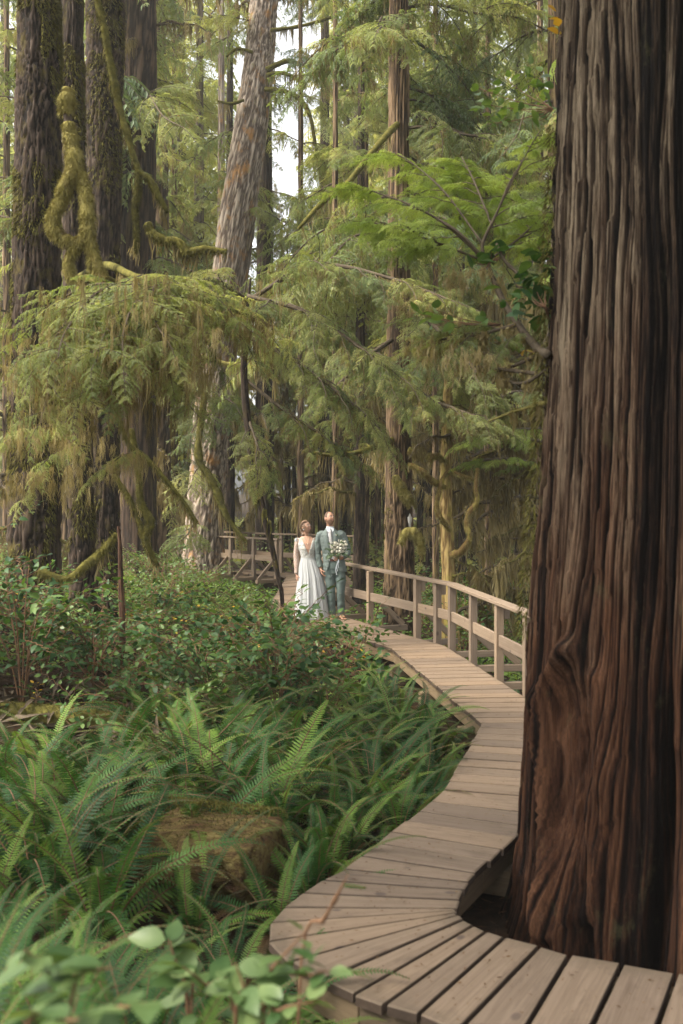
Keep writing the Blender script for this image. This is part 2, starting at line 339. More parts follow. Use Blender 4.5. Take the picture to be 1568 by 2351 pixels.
M['soil'] = noise_mat('forest floor', [(.25, (.009, .006, .004)), (.5, (.026, .016, .010)), (.75, (.055, .035, .021))], (1, 1, 1), 7, .95, .9, .03, .05, second=((.5, .5, .5), .56, .66, (.055, .065, .02)))
M['litter'] = leaf_mat('needle litter', [(.2, (.06, .03, .015)), (.5, (.13, .075, .035)), (.85, (.22, .14, .07))], .1, .8, .1, nscale=8)
M['log_moss'] = noise_mat('mossy log', [(.30, (.04, .024, .012)), (.44, (.13, .085, .04)), (.56, (.19, .145, .055)), (.72, (.26, .21, .085))], (2.2, 7, 7), 3.2, .95, 1.0, .05, .05, 9, second=((5, 11, 11), (.55), .66, (.16, .085, .05)), fine=(14, 60, 60))

# ---------------------------------------------------------------- boardwalk plan: pairs of (left, right) edge points, near to far
PAIRS = [((3.70, 2.78), (4.12, 3.63)), ((1.98, 3.50), (2.40, 4.36)), ((.66, 4.08), (1.08, 4.94)), ((.47, 4.24), (.955, 5.03)), ((.322, 4.375), (.80, 5.126)), ((.18, 4.45), (.72, 5.20)),
 ((.051, 4.544), (.663, 5.27)), ((-.086, 4.68), (.617, 5.335)), ((-.24, 4.86), (.60, 5.39)), ((-.35, 5.08), (.592, 5.425)), ((-.36, 5.30), (.590, 5.45)),
 ((-.30, 5.50), (.595, 5.48)), ((-.21, 5.69), (.626, 5.6)), ((-.11, 5.88), (.665, 5.74)), ((.018, 6.05), (.705, 5.85)), ((.122, 6.26), (.767, 5.98)),
 ((.227, 6.48), (.873, 6.18)), ((.32, 6.70), (.973, 6.38)), ((.427, 6.92), (1.09, 6.60)), ((.532, 7.135), (1.2, 6.82)), ((.633, 7.36), (1.34, 7.08)),
 ((.75, 7.64), (1.52, 7.42)), ((1.28, 9.62), (2.06, 9.46)), ((1.316, 9.80), (2.10, 9.82)), ((.68, 14.4), (1.46, 14.56)), ((-.98, 18.3), (-.25, 18.64)),
 ((-1.36, 20.0), (-.56, 20.1)), ((-1.37, 26.0), (-.52, 26.9)), ((-1.75, 26.38), (-1.18, 26.96)), ((-6.0, 30.63), (-5.43, 31.2))]
NB = [8, 6, 1, 1, 1, 1, 1, 1, 1, 1, 1, 1, 1, 1, 1, 1, 1, 1, 1, 1, 1, 9, 1, 20, 16, 6, 26, 1, 26]
PA = [(np.array([*a, 0.]), np.array([*b, 0.])) for a, b in PAIRS]
EDGES = []
for k, n in enumerate(NB):
    for i in range(n): t = i/n; EDGES.append((PA[k][0]*(1-t)+PA[k+1][0]*t, PA[k][1]*(1-t)+PA[k+1][1]*t))
EDGES.append(PA[-1])
DC = np.array([(a+b)/2 for a, b in EDGES])[:, :2]
def deck_dist(x, y): return float(np.min(np.hypot(DC[:, 0]-x, DC[:, 1]-y)))
def deck_dist_v(P): return np.min(np.hypot(P[:, None, 0]-DC[None, :, 0], P[:, None, 1]-DC[None, :, 1]), 1)

# ---------------------------------------------------------------- ground
def sm(a, b, x): t = np.clip((x-a)/(b-a), 0, 1); return t*t*(3-2*t)
def ground(x, y):
    x = np.atleast_1d(np.asarray(x, float)); y = np.atleast_1d(np.asarray(y, float))
    z = -.45+.12*(fbm(np.stack([x*.35, y*.35, x*0], -1), 3, 5)-.5)*2
    z = z+1.15*sm(4.8, 2.2, y)*sm(.25, -.9, x)                              # bank the photographer stands on
    z = z+.55*sm(-1.5, -4.2, x)*sm(7, 12, y)*sm(32, 22, y)                  # rise under the left trunks
    z = z+.25*sm(8.5, 11, y)*sm(.1, -1.5, x)*sm(17, 14, y)
    z = z-.30*sm(1.2, 3.0, x)*sm(8.5, 11, y)*sm(40, 25, y)
    far = sm(60, 200, np.hypot(x, y)); z = z+far*1.5
    return z
def g1(x, y): return float(ground(x, y)[0])
xs = np.unique(np.concatenate([np.arange(-9, 9.01, .22), np.linspace(-40, -9, 32), np.linspace(9, 40, 32), np.linspace(-130, -40, 8), np.linspace(40, 130, 8)]))
ys = np.unique(np.concatenate([np.arange(-2, 22, .22), np.linspace(22, 70, 60), np.linspace(70, 190, 10), np.linspace(-60, -2, 12)]))
X, Y = np.meshgrid(xs, ys); Z = ground(X.ravel(), Y.ravel())
Z = Z+.05*(fbm(np.stack([X.ravel()*1.7, Y.ravel()*1.7, 0*Z], -1), 3, 9)-.5)
nx = len(xs); i = np.arange(len(ys)-1)[:, None]*nx; j = np.arange(nx-1)[None, :]
gg = Geo().add(np.stack([X.ravel(), Y.ravel(), Z], -1), np.stack([i+j, i+j+1, i+nx+j+1, i+nx+j], -1).reshape(-1, 4))
tag(put('forest_floor', gg.mesh('forest_floor', M['soil'])), 'dark forest floor of needles, soil and moss under the trees', kind='structure')

# ---------------------------------------------------------------- boardwalk
TH = .045
bw = thing('boardwalk', 'narrow winding plank boardwalk curving from the big cedar past the couple', 'boardwalk', (.3, 6.0, -.045))
bl = np.array(bw.location)
for k in range(len(EDGES)-1):
    (l0, r0), (l1, r1) = EDGES[k], EDGES[k+1]; c = (l0+l1+r0+r1)/4
    x = (r0+r1)/2-(l0+l1)/2; x = x/np.linalg.norm(x); y = np.array([-x[1], x[0], 0])
    gl = min(.0125, np.linalg.norm(l1-l0)*.18); gr = min(.0125, np.linalg.norm(r1-r0)*.18); jit = RNG.normal(0, .006, 2)
    def toL(p): d = p-c; return np.array([d@x, d@y, 0])
    a, b, cc, d = toL(l0), toL(r0), toL(r1), toL(l1); dl = (d-a)/(np.linalg.norm(d-a)+1e-9); dr = (cc-b)/(np.linalg.norm(cc-b)+1e-9)
    top = np.array([a+dl*gl+[-jit[0], 0, 0], b+dr*gr+[jit[1], 0, 0], cc-dr*gr+[jit[1], 0, 0], d-dl*gl+[-jit[0], 0, 0]])
    top[:, 2] += RNG.normal(0, .0015)+RNG.normal(0, .0012, 4)
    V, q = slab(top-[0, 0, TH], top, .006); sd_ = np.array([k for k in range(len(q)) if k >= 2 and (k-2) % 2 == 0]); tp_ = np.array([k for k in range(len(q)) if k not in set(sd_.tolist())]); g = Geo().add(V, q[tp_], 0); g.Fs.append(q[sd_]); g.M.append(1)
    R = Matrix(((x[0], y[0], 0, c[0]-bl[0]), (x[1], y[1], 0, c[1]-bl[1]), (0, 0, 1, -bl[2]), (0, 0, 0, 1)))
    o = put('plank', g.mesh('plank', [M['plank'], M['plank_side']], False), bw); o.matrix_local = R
def add_beam(name, A, B, wd, ht, mat, parent, up=(0, 0, 1), bev=.005):
    V, Fs, mx = beam(A, B, wd, ht, bev, up); o = put(name, Geo().add(V, Fs).mesh(name, mat, False), parent)
    mx.translation -= parent.location; o.matrix_local = mx; return o
def off(p, q, d): v = (q-p)/np.linalg.norm(q-p); return p+v*d
segs = [[0, 1, 2], [2, 3, 4, 6, 8, 9, 10, 11, 12, 14, 16, 18, 20, 21], [21, 22], [23, 24], [24, 25], [26, 27], [28, 29]]
for sg in segs:
    for side in (0, 1):
        for p0, p1 in zip(sg[:-1], sg[1:]):
            e0, e1 = PA[p0], PA[p1]
            A = off(e0[side], e0[1-side], .07); B = off(e1[side], e1[1-side], .07)
            if np.linalg.norm(A-B) < .12: continue
            add_beam('stringer', A-[0, 0, TH+.078], B-[0, 0, TH+.078], .07, .15, M['timber_dark'], bw)
for k in range(6, len(EDGES), 8):                        # sleepers that carry the stringers
    l, r = EDGES[k]; add_beam('sleeper', l+(l-r)*.06-[0, 0, TH+.235], r+(r-l)*.06-[0, 0, TH+.235], .16, .16, M['timber_dark'], bw)

# ---------------------------------------------------------------- railings
def railing(name, label, posts, outward, group=None, h=.85, corbel=(), outrig=.62, brace=True, outw=None):
    posts = [np.array([*p, 0.]) for p in posts]; t = thing(name, label, 'railing', posts[0], group)
    capz = h+.022; n = len(posts)
    for k, p in enumerate(posts):
        a = posts[max(k-1, 0)]; b = posts[min(k+1, n-1)]; d = (b-a)/np.linalg.norm(b-a); o = np.array([d[1], -d[0], 0])*outward
        if outw: o = outw[k] if outw[k] is not None else o
        o = np.asarray(o, float)
        add_beam('post', p-[0, 0, .22], p+[0, 0, h], .092, .092, M['timber'], t, up=o)
        if outrig and k not in NOBR:
            q = p+o*(.046+outrig); add_beam('outrigger', p+o*.048-[0, 0, .10], q-[0, 0, .10], .085, .085, M['timber'], t)
            if brace: add_beam('brace', p+o*.10+[0, 0, .40], q-o*.06-[0, 0, .052], .085, .04, M['timber'], t, up=np.cross(o, (0, 0, 1)))
        if k in corbel:
            c = p+o*.085; V = np.array([(-.035, -.038), (.035, -.038), (.035, .03), (.012, .09), (-.035, .09)])
            add_beam('corbel', c+[0, 0, h-.17], c+[0, 0, h-.002], .075, .07, M['timber'], t, up=o)
    for k in range(n-1):
        a, b = posts[k], posts[k+1]; d = (b-a)/np.linalg.norm(b-a); o = np.array([d[1], -d[0], 0])*outward
        add_beam('mid_rail', a+d*.05+[0, 0, .43], b-d*.05+[0, 0, .43], .04, .135, M['timber'], t)
    cp = [posts[0]-(posts[1]-posts[0])*.0]+posts[1:]
    runs = []; st = 0
    for k in range(1, n-1):
        d0 = posts[k]-posts[k-1]; d1 = posts[k+1]-posts[k]
        d0 = posts[st+1]-posts[st]
        if np.dot(d0, d1)/np.linalg.norm(d0)/np.linalg.norm(d1) < .992: runs.append((st, k)); st = k
    runs.append((st, n-1))
    for a, b in runs:
        d = (posts[b]-posts[a])/np.linalg.norm(posts[b]-posts[a])
        add_beam('cap_rail', posts[a]-d*(.10 if a == 0 else -.004)+[0, 0, capz], posts[b]+d*(.12 if b == n-1 else -.004)+[0, 0, capz], .145, .04, M['timber'], t)
    return t
NOBR = (2,)
def onl(p):
    for a, b in ((PA[23][1], PA[24][1]), (PA[24][1], PA[25][1])):
        if a[1] <= p[1] <= b[1]: q = a+(b-a)*(p[1]-a[1])/(b[1]-a[1]); return np.array([q[0], p[1], 0])
    return p
P7 = [G0(1262, 1650), G0(1202, 1597), G0(1141.6, 1555.4), G0(1084, 1517.6), G0(1034, 1486.6), G0(1005, 1475.4), G0(959, 1462), G0(845.6, 1430.6)]
rp = [(p[0]+.05, p[1]+.02) for p in map(onl, P7)]+[(-.17, 18.62), (-.47, 19.9), (-.45, 21.8), (-.43, 23.7), (-.40, 25.4)]
NOBR = (5,)
railing('wooden_railing', 'long wooden railing bending along the right edge of the boardwalk beside the groom', rp, 1, 'boardwalk railings', corbel=(1, 2, 5, 6), outw=None)
NOBR = ()
railing('wooden_railing', 'near grey railing of the far boardwalk stretch with three slanted braces, left of the bride', [(-1.62, 26.12), (-2.24, 26.74), (-2.9, 27.4), (-3.7, 28.2), (-4.5, 29.0)], -1, 'boardwalk railings', h=.9)
railing('wooden_railing', 'far railing at the back of the boardwalk bend behind the bride', [(.35, 26.6), (-.75, 27.35), (-1.6, 27.75), (-2.5, 28.4), (-3.4, 29.3), (-4.4, 30.3)], 1, 'boardwalk railings', h=.96)
# ---------------------------------------------------------------- trunks
def trunk_geo(path, rad, nt=56, dz=.12, ridges=34, depth=.03, seed=0, zf=1.1, lump=.06, flare=.5, m=0):
    P = np.asarray(path, float); L = np.linalg.norm(P[-1]-P[0]); nz = max(8, int(L/dz)); Pp = smooth_path(P, nz)
    s = np.linspace(0, 1, nz); R = np.interp(s, np.linspace(0, 1, len(rad)), rad)
    R = R*(1+flare*np.exp(-s*L/.45)); T, N, B = frames(Pp); a = np.arange(nt)*2*PI/nt
    ca, sa = np.cos(a), np.sin(a); zz = np.repeat(s*L, nt); aa = np.tile(a, nz); rr = ridges/(2*PI)
    q = np.stack([np.cos(aa)*rr+seed*9.1, np.sin(aa)*rr, zz*zf], -1); wv = fbm(q*[.5, .5, 1.4], 2, seed+3)
    n = fbm(q+np.stack([wv*2.6, wv*2.6, wv*1.5], -1), 4, seed); rid = np.clip(1-np.abs(2*n-1)*2.2, 0, 1)
    rid = 1-rid                                           # plates with dark cracks between
    lm = fbm(np.stack([np.cos(aa)*1.2+seed, np.sin(aa)*1.2, zz*.45], -1), 2, seed+7)-.5
    fl = np.exp(-zz/.5)*flare*np.sin(aa*5+seed*2)*.35
    rad_v = np.repeat(R, nt)*(1+lump*2*lm+fl)+depth*(rid-.6)
    V = np.repeat(Pp, nt, 0)+rad_v[:, None]*(np.cos(aa)[:, None]*np.repeat(N, nt, 0)+np.sin(aa)[:, None]*np.repeat(B, nt, 0))
    i = np.arange(nz-1)[:, None]*nt; j = np.arange(nt)[None, :]; j2 = (j+1) % nt
    g = Geo(); g.add(V, np.stack([i+j, i+j2, i+nt+j2, i+nt+j], -1).reshape(-1, 4), m, rid)
    return g
def fuzz(P, R, n, ln, seed, down=.3, w=.006):             # short moss blades standing on a limb
    r = np.random.default_rng(seed); P = np.asarray(P); k = len(P); T, N, B = frames(P); t = r.uniform(0, k-1.001, n); i = t.astype(int); f = (t-i)[:, None]
    p = P[i]*(1-f)+P[i+1]*f; a = r.uniform(0, 2*PI, n); Rr = np.interp(t, np.arange(k), np.broadcast_to(R, (k,)))
    nr = np.cos(a)[:, None]*N[i]+np.sin(a)[:, None]*B[i]; p = p+nr*Rr[:, None]*.93
    d = nr+r.normal(0, .35, (n, 3)); d[:, 2] -= down; d /= np.linalg.norm(d, axis=1)[:, None]
    sdv = np.cross(d, r.normal(0, 1, (n, 3))); sdv /= np.linalg.norm(sdv, axis=1)[:, None]
    l = (ln*r.uniform(.5, 1.4, n))[:, None]; tip = p+d*l; tip[:, 2] -= l[:, 0]*down
    V = np.stack([p-sdv*w, p+sdv*w, tip], 1).reshape(-1, 3); return V, np.arange(3*n).reshape(-1, 3)
def strands(P, n, lmin, lmax, seed, w=.012, sway=.05, skew=2.0):  # hanging moss beards: thin ribbons of two crossing planes
    r = np.random.default_rng(seed); P = np.asarray(P); k = len(P)
    ncl = max(2, n//9); cl = r.uniform(0, k-1.001, ncl); t = np.clip(cl[r.integers(0, ncl, n)]+r.normal(0, .02*k, n), 0, k-1.001)
    i = t.astype(int); f = (t-i)[:, None]; p = P[i]*(1-f)+P[i+1]*f; p = p+r.normal(0, .012, (n, 3))
    env = .35+.65*vn(np.stack([t*1.3, 0*t, 0*t+seed], -1), seed)
    l = (lmin+(lmax-lmin)*r.uniform(0, 1, n)**skew)*env; ns = 5; a = r.uniform(0, 2*PI, n); u = np.stack([np.cos(a), np.sin(a), 0*a], -1)
    dr = r.normal(0, sway, (n, 3)); dr[:, 2] = 0; Vs = []; Fs = []
    prof = np.array([.7, 1.0, .8, .5, .12])
    for q in range(ns):
        s = q/(ns-1); c = p+dr*(l*s)[:, None]*1.5; c[:, 2] -= l*s; c[:, :2] += .02*np.sin(s*5+np.stack([a*3, a*5], -1))*s
        ww = w*prof[q]*r.uniform(.7, 1.3, n)[:, None]; Vs += [c-u*ww, c+u*ww]
    V = np.stack(Vs, 1).reshape(-1, 3); base = (np.arange(n)*2*ns)[:, None]
    for q in range(ns-1): Fs.append(base+np.array([[2*q, 2*q+1, 2*q+3, 2*q+2]]))
    return V, np.concatenate(Fs)

# ---------------------------------------------------------------- foliage sprays, built along +X with unit length
def blades(p, d, L, wd, nrm, droop=.0):                   # leaf-sized lances
    s = np.cross(d, nrm); s /= np.linalg.norm(s, axis=1)[:, None]+1e-9; L = np.asarray(L)[:, None]; wd = np.asarray(wd)[:, None]
    m = p+d*L*.45; tip = p+d*L; tip[:, 2] -= (droop*L)[:, 0]
    n = len(p); V = np.stack([p, m+s*wd, tip, m-s*wd], 1).reshape(-1, 3); return V, np.arange(4*n).reshape(-1, 4)
def spray(seed, nt=20, sub=7, droop=.16, width=.42, leaf=.085, lw=.013, mats=(0, 1), hang=.12, moss=0, mlen=.35, wood=.010, bare=.08, rise=.06, twt=True):
    r = np.random.default_rng(seed); g = Geo(); t = np.linspace(0, 1, 16); k1, k2 = r.normal(0, .03, 2)
    ax = np.stack([t, k1*np.sin(t*5)+k2*t, rise*np.sin(t*PI)-droop*t**2.2], -1)
    V, Fs = tube(ax, np.linspace(wood, wood*.25, 16), 5, False); g.add(V, Fs, mats[1])
    def at(x): return np.array([np.interp(x, t, ax[:, q]) for q in range(3)])
    P, D, L, Wd, Nn = [], [], [], [], []
    for i in range(nt):
        for sd in (-1, 1):
            x = bare+(1-bare)*(i+r.uniform(0, .8))/nt
            if r.random() < .08: continue
            TL = (width*(1-x)**.75*min(1, .35+x*4)+.05)*r.uniform(.65, 1.2); an = math.radians(r.uniform(42, 68)); b = at(x)
            d = np.array([math.cos(an), sd*math.sin(an), r.normal(-.02, .10)]); m = max(3, int(sub*TL/.3)+2); hg = hang*r.uniform(.5, 1.6)
            tp = np.array([b+d*TL*q/m-np.array([0, 0, hg*TL*(q/m)**2*1.6]) for q in range(m+1)])
            if twt: V, Fs = tube(tp, np.linspace(wood*.35, wood*.12, m+1), 3, False); g.add(V, Fs, mats[1])
            for q in range(1, m+1):
                td = tp[q]-tp[q-1]; td /= np.linalg.norm(td); pl = np.array([-td[1], td[0], 0]); pl /= np.linalg.norm(pl)+1e-9
                for s2 in (-1, 1, 0):
                    if s2 == 0 and q < m: continue
                    dd = td*.75+pl*s2*.8+np.array([0, 0, r.normal(-.14, .2)]) if s2 else td
                    P.append(tp[q]-td*.01*r.random()); D.append(dd/np.linalg.norm(dd)); ll = leaf*r.uniform(.65, 1.25)*(1.15-.5*q/m)
                    L.append(ll); Wd.append(lw*r.uniform(.7, 1.25)); Nn.append(np.array([r.normal(0, .3), r.normal(0, .3), 1.]))
    V, Q = blades(np.array(P), np.array(D), L, Wd, np.array(Nn), .25); g.add(V, Q, mats[0])
    if moss:
        V, Q = strands(ax[2:-2], int(moss*.5), .04, mlen, seed+5, .006, .04); g.add(V, Q, 2)
        pts = np.array(P)[r.integers(0, len(P), max(2, moss//14))]
        for c in pts:
            V, Q = strands(np.array([c-[.03, 0, 0], c, c+[.03, 0, 0]]), 7, .03, mlen*.8, int(r.integers(1e6)), .006, .05); g.add(V, Q, 2)
    return g
def bare_limb(seed, moss=60, mlen=.45, tw=9, green=True):  # a dead moss-hung limb
    r = np.random.default_rng(seed); g = Geo(); t = np.linspace(0, 1, 14)
    ax = np.stack([t, .05*np.sin(t*4+seed)+.03*r.normal()*t, .09*np.sin(t*PI*.9)-.16*t**2+.02*np.sin(t*17+seed)], -1)
    V, Fs = tube(ax, np.linspace(.020, .006, 14)*(1+.35*r.random(14)), 6); g.add(V, Fs, 0)
    V, Q = fuzz(ax, np.linspace(.020, .006, 14), 260, .022, seed, .4, .004); g.add(V, Q, 1)
    lines = [ax]
    for k in range(tw):
        x = r.uniform(.2, .95); b = np.array([np.interp(x, t, ax[:, q]) for q in range(3)]); an = r.choice([-1, 1])*math.radians(r.uniform(25, 75)); l = r.uniform(.12, .4)*(1.1-x)
        s = np.linspace(0, 1, 6); tp = b+np.stack([math.cos(an)*l*s, math.sin(an)*l*s, -l*.35*s**2+.02*np.sin(s*6+k)], -1)
        V, Fs = tube(tp, np.linspace(.009, .0025, 6), 4, False); g.add(V, Fs, 0); lines.append(tp)
    for k, ln in enumerate(lines):
        V, Q = strands(ln, int(moss*(1.0 if k == 0 else .35)), .03, mlen, seed*3+k, .0075, .04); g.add(V, Q, 1)
    return g

MINI = [spray(s, nt=8, sub=15, droop=.26, width=.40, leaf=.082, lw=.0135, hang=.38, wood=.012, twt=False) for s in (71, 72, 73, 74, 75)]
MINIF = [spray(s, nt=10, sub=18, droop=.28, width=.34, leaf=.055, lw=.0085, hang=.45, wood=.010, twt=False) for s in (76, 77, 78)]
def bough2(seed, n=11, droop=.20, moss=24, mlen=.22, minis=None, l0=.40, l1=.20, hang=24, strand=.003, gap=.22):
    """a hemlock branch: a crooked woody axis carrying many small flat drooping sprays"""
    r = np.random.default_rng(seed); g = Geo(); t = np.linspace(0, 1, 18); minis = minis or MINI
    ax = np.stack([t, .05*np.sin(t*6+seed)*t+.03*r.normal()*t, .05*np.sin(t*PI)-droop*t**2+.012*np.sin(t*13+seed*2)], -1); V, Fs = tube(ax, np.linspace(.011, .003, 18), 5, False); g.add(V, Fs, 1); starts = []
    for k in range(n):
        for sd in (-1, 1):
            if r.random() < gap: continue
            x = min(.97, .10+.9*(k+r.random())/n); i = min(16, int(x*17)); b = ax[i]; L = (l0*(1-x)+l1*x)*r.uniform(.6, 1.25); a = sd*math.radians(r.uniform(28, 74)); p = math.radians(hang*r.uniform(-.3, 1.5)); ro = r.normal(0, .38)
            R = np.array(Matrix.Rotation(a, 3, 'Z')@Matrix.Rotation(p, 3, 'Y')@Matrix.Rotation(ro, 3, 'X'))*L; g.merge(minis[int(r.integers(len(minis)))], R, b); starts.append(b+R@np.array([.5, 0, -.06])); starts.append(b+R@np.array([.8, 0, -.14]))
    g.merge(minis[0], np.array(Matrix.Rotation(math.radians(hang*.8), 3, 'Y'))*l1*1.2, ax[-1])
    if moss:
        starts += [ax[int(q)] for q in r.integers(2, 17, 8)]
        for c in starts:
            if r.random() < .75: V, Q = strands(np.array([c-[.02, .01, 0], c, c+[.02, -.01, 0]]), max(3, int(moss*r.uniform(.2, 1.8)/6)), .03, mlen*r.uniform(.4, 1.2), int(r.integers(1e6)), strand, .06); g.add(V, Q, 2)
    return g
FM = [M['hemlock'], M['twig'], M['moss_hang']]
FB = [M['hemlock_bright'], M['twig'], M['moss_hang']]
FC = [M['cedar_leaf'], M['twig'], M['moss_hang']]
FF = [M['far_leaf'], M['twig'], M['moss_hang']]
def meshes(nm, mats, seeds, f, **kw): return [f(s, **kw).mesh(nm, mats, False) for s in seeds]
B_HEM = meshes('hemlock_bough', FM, (11, 12, 13), bough2, moss=26, mlen=.2, minis=MINIF)+meshes('hemlock_bough', FC, (15, 16), bough2, moss=14, mlen=.2, droop=.3, minis=MINIF)
B_MOSSY = meshes('mossy_bough', FM, (21, 22, 23), bough2, n=8, moss=85, mlen=.38, droop=.26, gap=.25, minis=MINIF)
B_NEAR = meshes('mossy_bough', FM, (24, 25, 26), bough2, n=13, moss=54, mlen=.36, droop=.24, minis=MINIF, strand=.0024, l0=.36, l1=.20, gap=.2)
B_BRI = meshes('bright_bough', FB, (31, 32, 33), bough2, n=9, moss=0, droop=.10, minis=MINIF, hang=14, l0=.40)
B_CED = meshes('cedar_bough', FC, (41, 42), spray, nt=18, sub=8, droop=.42, hang=.55, leaf=.08, lw=.011, width=.36)
B_LIMB = meshes('dead_limb', [M['twig'], M['moss_hang']], (51, 52, 53, 54), bare_limb)
B_LIMB2 = meshes('mossy_limb', [M['moss_dark'], M['moss_hang']], (55, 56, 57), bare_limb, moss=110, mlen=.6, tw=7)
LO = [spray(s, nt=9, sub=4, leaf=.12, lw=.02, droop=.28, hang=.25, mats=(0, 1), moss=10, mlen=.3, twt=False) for s in (61, 62, 63, 64)]

def bough(tree, me, base, tip, roll=0, name='bough', flat=1.0):
    b = np.asarray(base, float); d = np.asarray(tip, float)-b; L = np.linalg.norm(d); yaw = math.atan2(d[1], d[0]); pit = -math.asin(max(-1, min(1, d[2]/L)))
    return put(name, me, tree, b-np.array(tree.location), (Matrix.Rotation(yaw, 3, 'Z')@Matrix.Rotation(pit, 3, 'Y')@Matrix.Rotation(roll, 3, 'X')).to_euler(), (L, L*flat, L))
def limb_mesh(P, R, mat, n=9, lump=.25, seed=0, moss=0, mlen=.3, fz=0, flen=.03, mmat=None):
    P = smooth_path(P, max(14, int(6*len(P)))); r = np.random.default_rng(seed); k = len(P)
    Rr = np.interp(np.linspace(0, 1, k), np.linspace(0, 1, len(R)), R); Rr = Rr*(1+lump*(fbm(np.stack([np.arange(k)*.42, np.zeros(k), np.full(k, seed*3.)], -1), 2)-.5)*2)
    g = Geo(); V, Fs = tube(P, Rr, n)
    V = V+(fbm(V*22+seed, 3, seed)[:, None]-.5)*lump*1.3*np.mean(Rr)*(V-V.mean(0))/(np.linalg.norm(V-V.mean(0), axis=1)[:, None]+1e-6)
    g.add(V, Fs, 0)
    if fz: V, Q = fuzz(P, Rr, int(fz*1.6), flen*1.35, seed, .5, .0032); g.add(V, Q, 1)
    if moss: V, Q = strands(P-[0, 0, 0], moss, .04, mlen, seed+1, .010, .05); g.add(V, Q, 2 if mmat else 1)
    return g
def add_limb(tree, P, R, mats, name='limb', **kw):
    g = limb_mesh(np.asarray(P, float)-np.array(tree.location), R, None, **kw); return put(name, g.mesh(name, mats), tree)
def add_trunk(tree, path, rad, mat, **kw):
    g = trunk_geo(np.asarray(path, float)-np.array(tree.location), rad, **kw); return put('trunk', g.mesh('trunk', mat, True, 'crest'), tree)
def on_path(path, z):
    P = np.asarray(path, float); return np.array([np.interp(z, P[:, 2], P[:, q]) for q in range(3)])
def crown(tree, path, z0, z1, n, l0, l1, sets, seed, az=None, pitch=(-12, 18), name='bough', skip=None):
    r = np.random.default_rng(seed)
    for k in range(n):
        f = (k+r.random())/n; z = z0+(z1-z0)*f; b = on_path(path, z); a = r.uniform(0, 2*PI) if az is None else math.radians(r.uniform(*az)); p = math.radians(r.uniform(*pitch)); L = (l0+(l1-l0)*f)*r.uniform(.7, 1.2)
        tip = b+L*np.array([math.cos(a)*math.cos(p), math.sin(a)*math.cos(p), math.sin(p)])
        if any(clear(b+(tip-b)*q) for q in (.35, .7, 1.0)): continue
        me = sets[int(r.integers(len(sets)))]; bough(tree, me, b, tip, r.normal(0, .2), name)
def clear(p):                                              # openings of the photograph: the grey spruce and the sky beside it, the gap over the far boardwalk
    u, v = U0+F*p[0]/p[1], V0-F*(p[2]-EYE)/p[1]
    ax = float(np.interp(v, [-400, 0, 200, 500, 600], [640, 607, 588, 545, 535]))
    if abs(u-ax) < 62 and -150 < v < 520 and p[1] < 27.5: return True
    if 485 < u < 575 and 70 < v < 330: return True
    if 634 < u < 715 and 50 < v < 370 and not (v < 150 and u > 690): return vn(np.array([[u*.05, v*.05, p[1]*.3]]), 5)[0] > .3
    if 510 < u < 720 and 1130 < v < 1350: return p[1] < 27
    return False
def proj(p): return U0+F*p[0]/p[1], V0-F*(p[2]-EYE)/p[1]

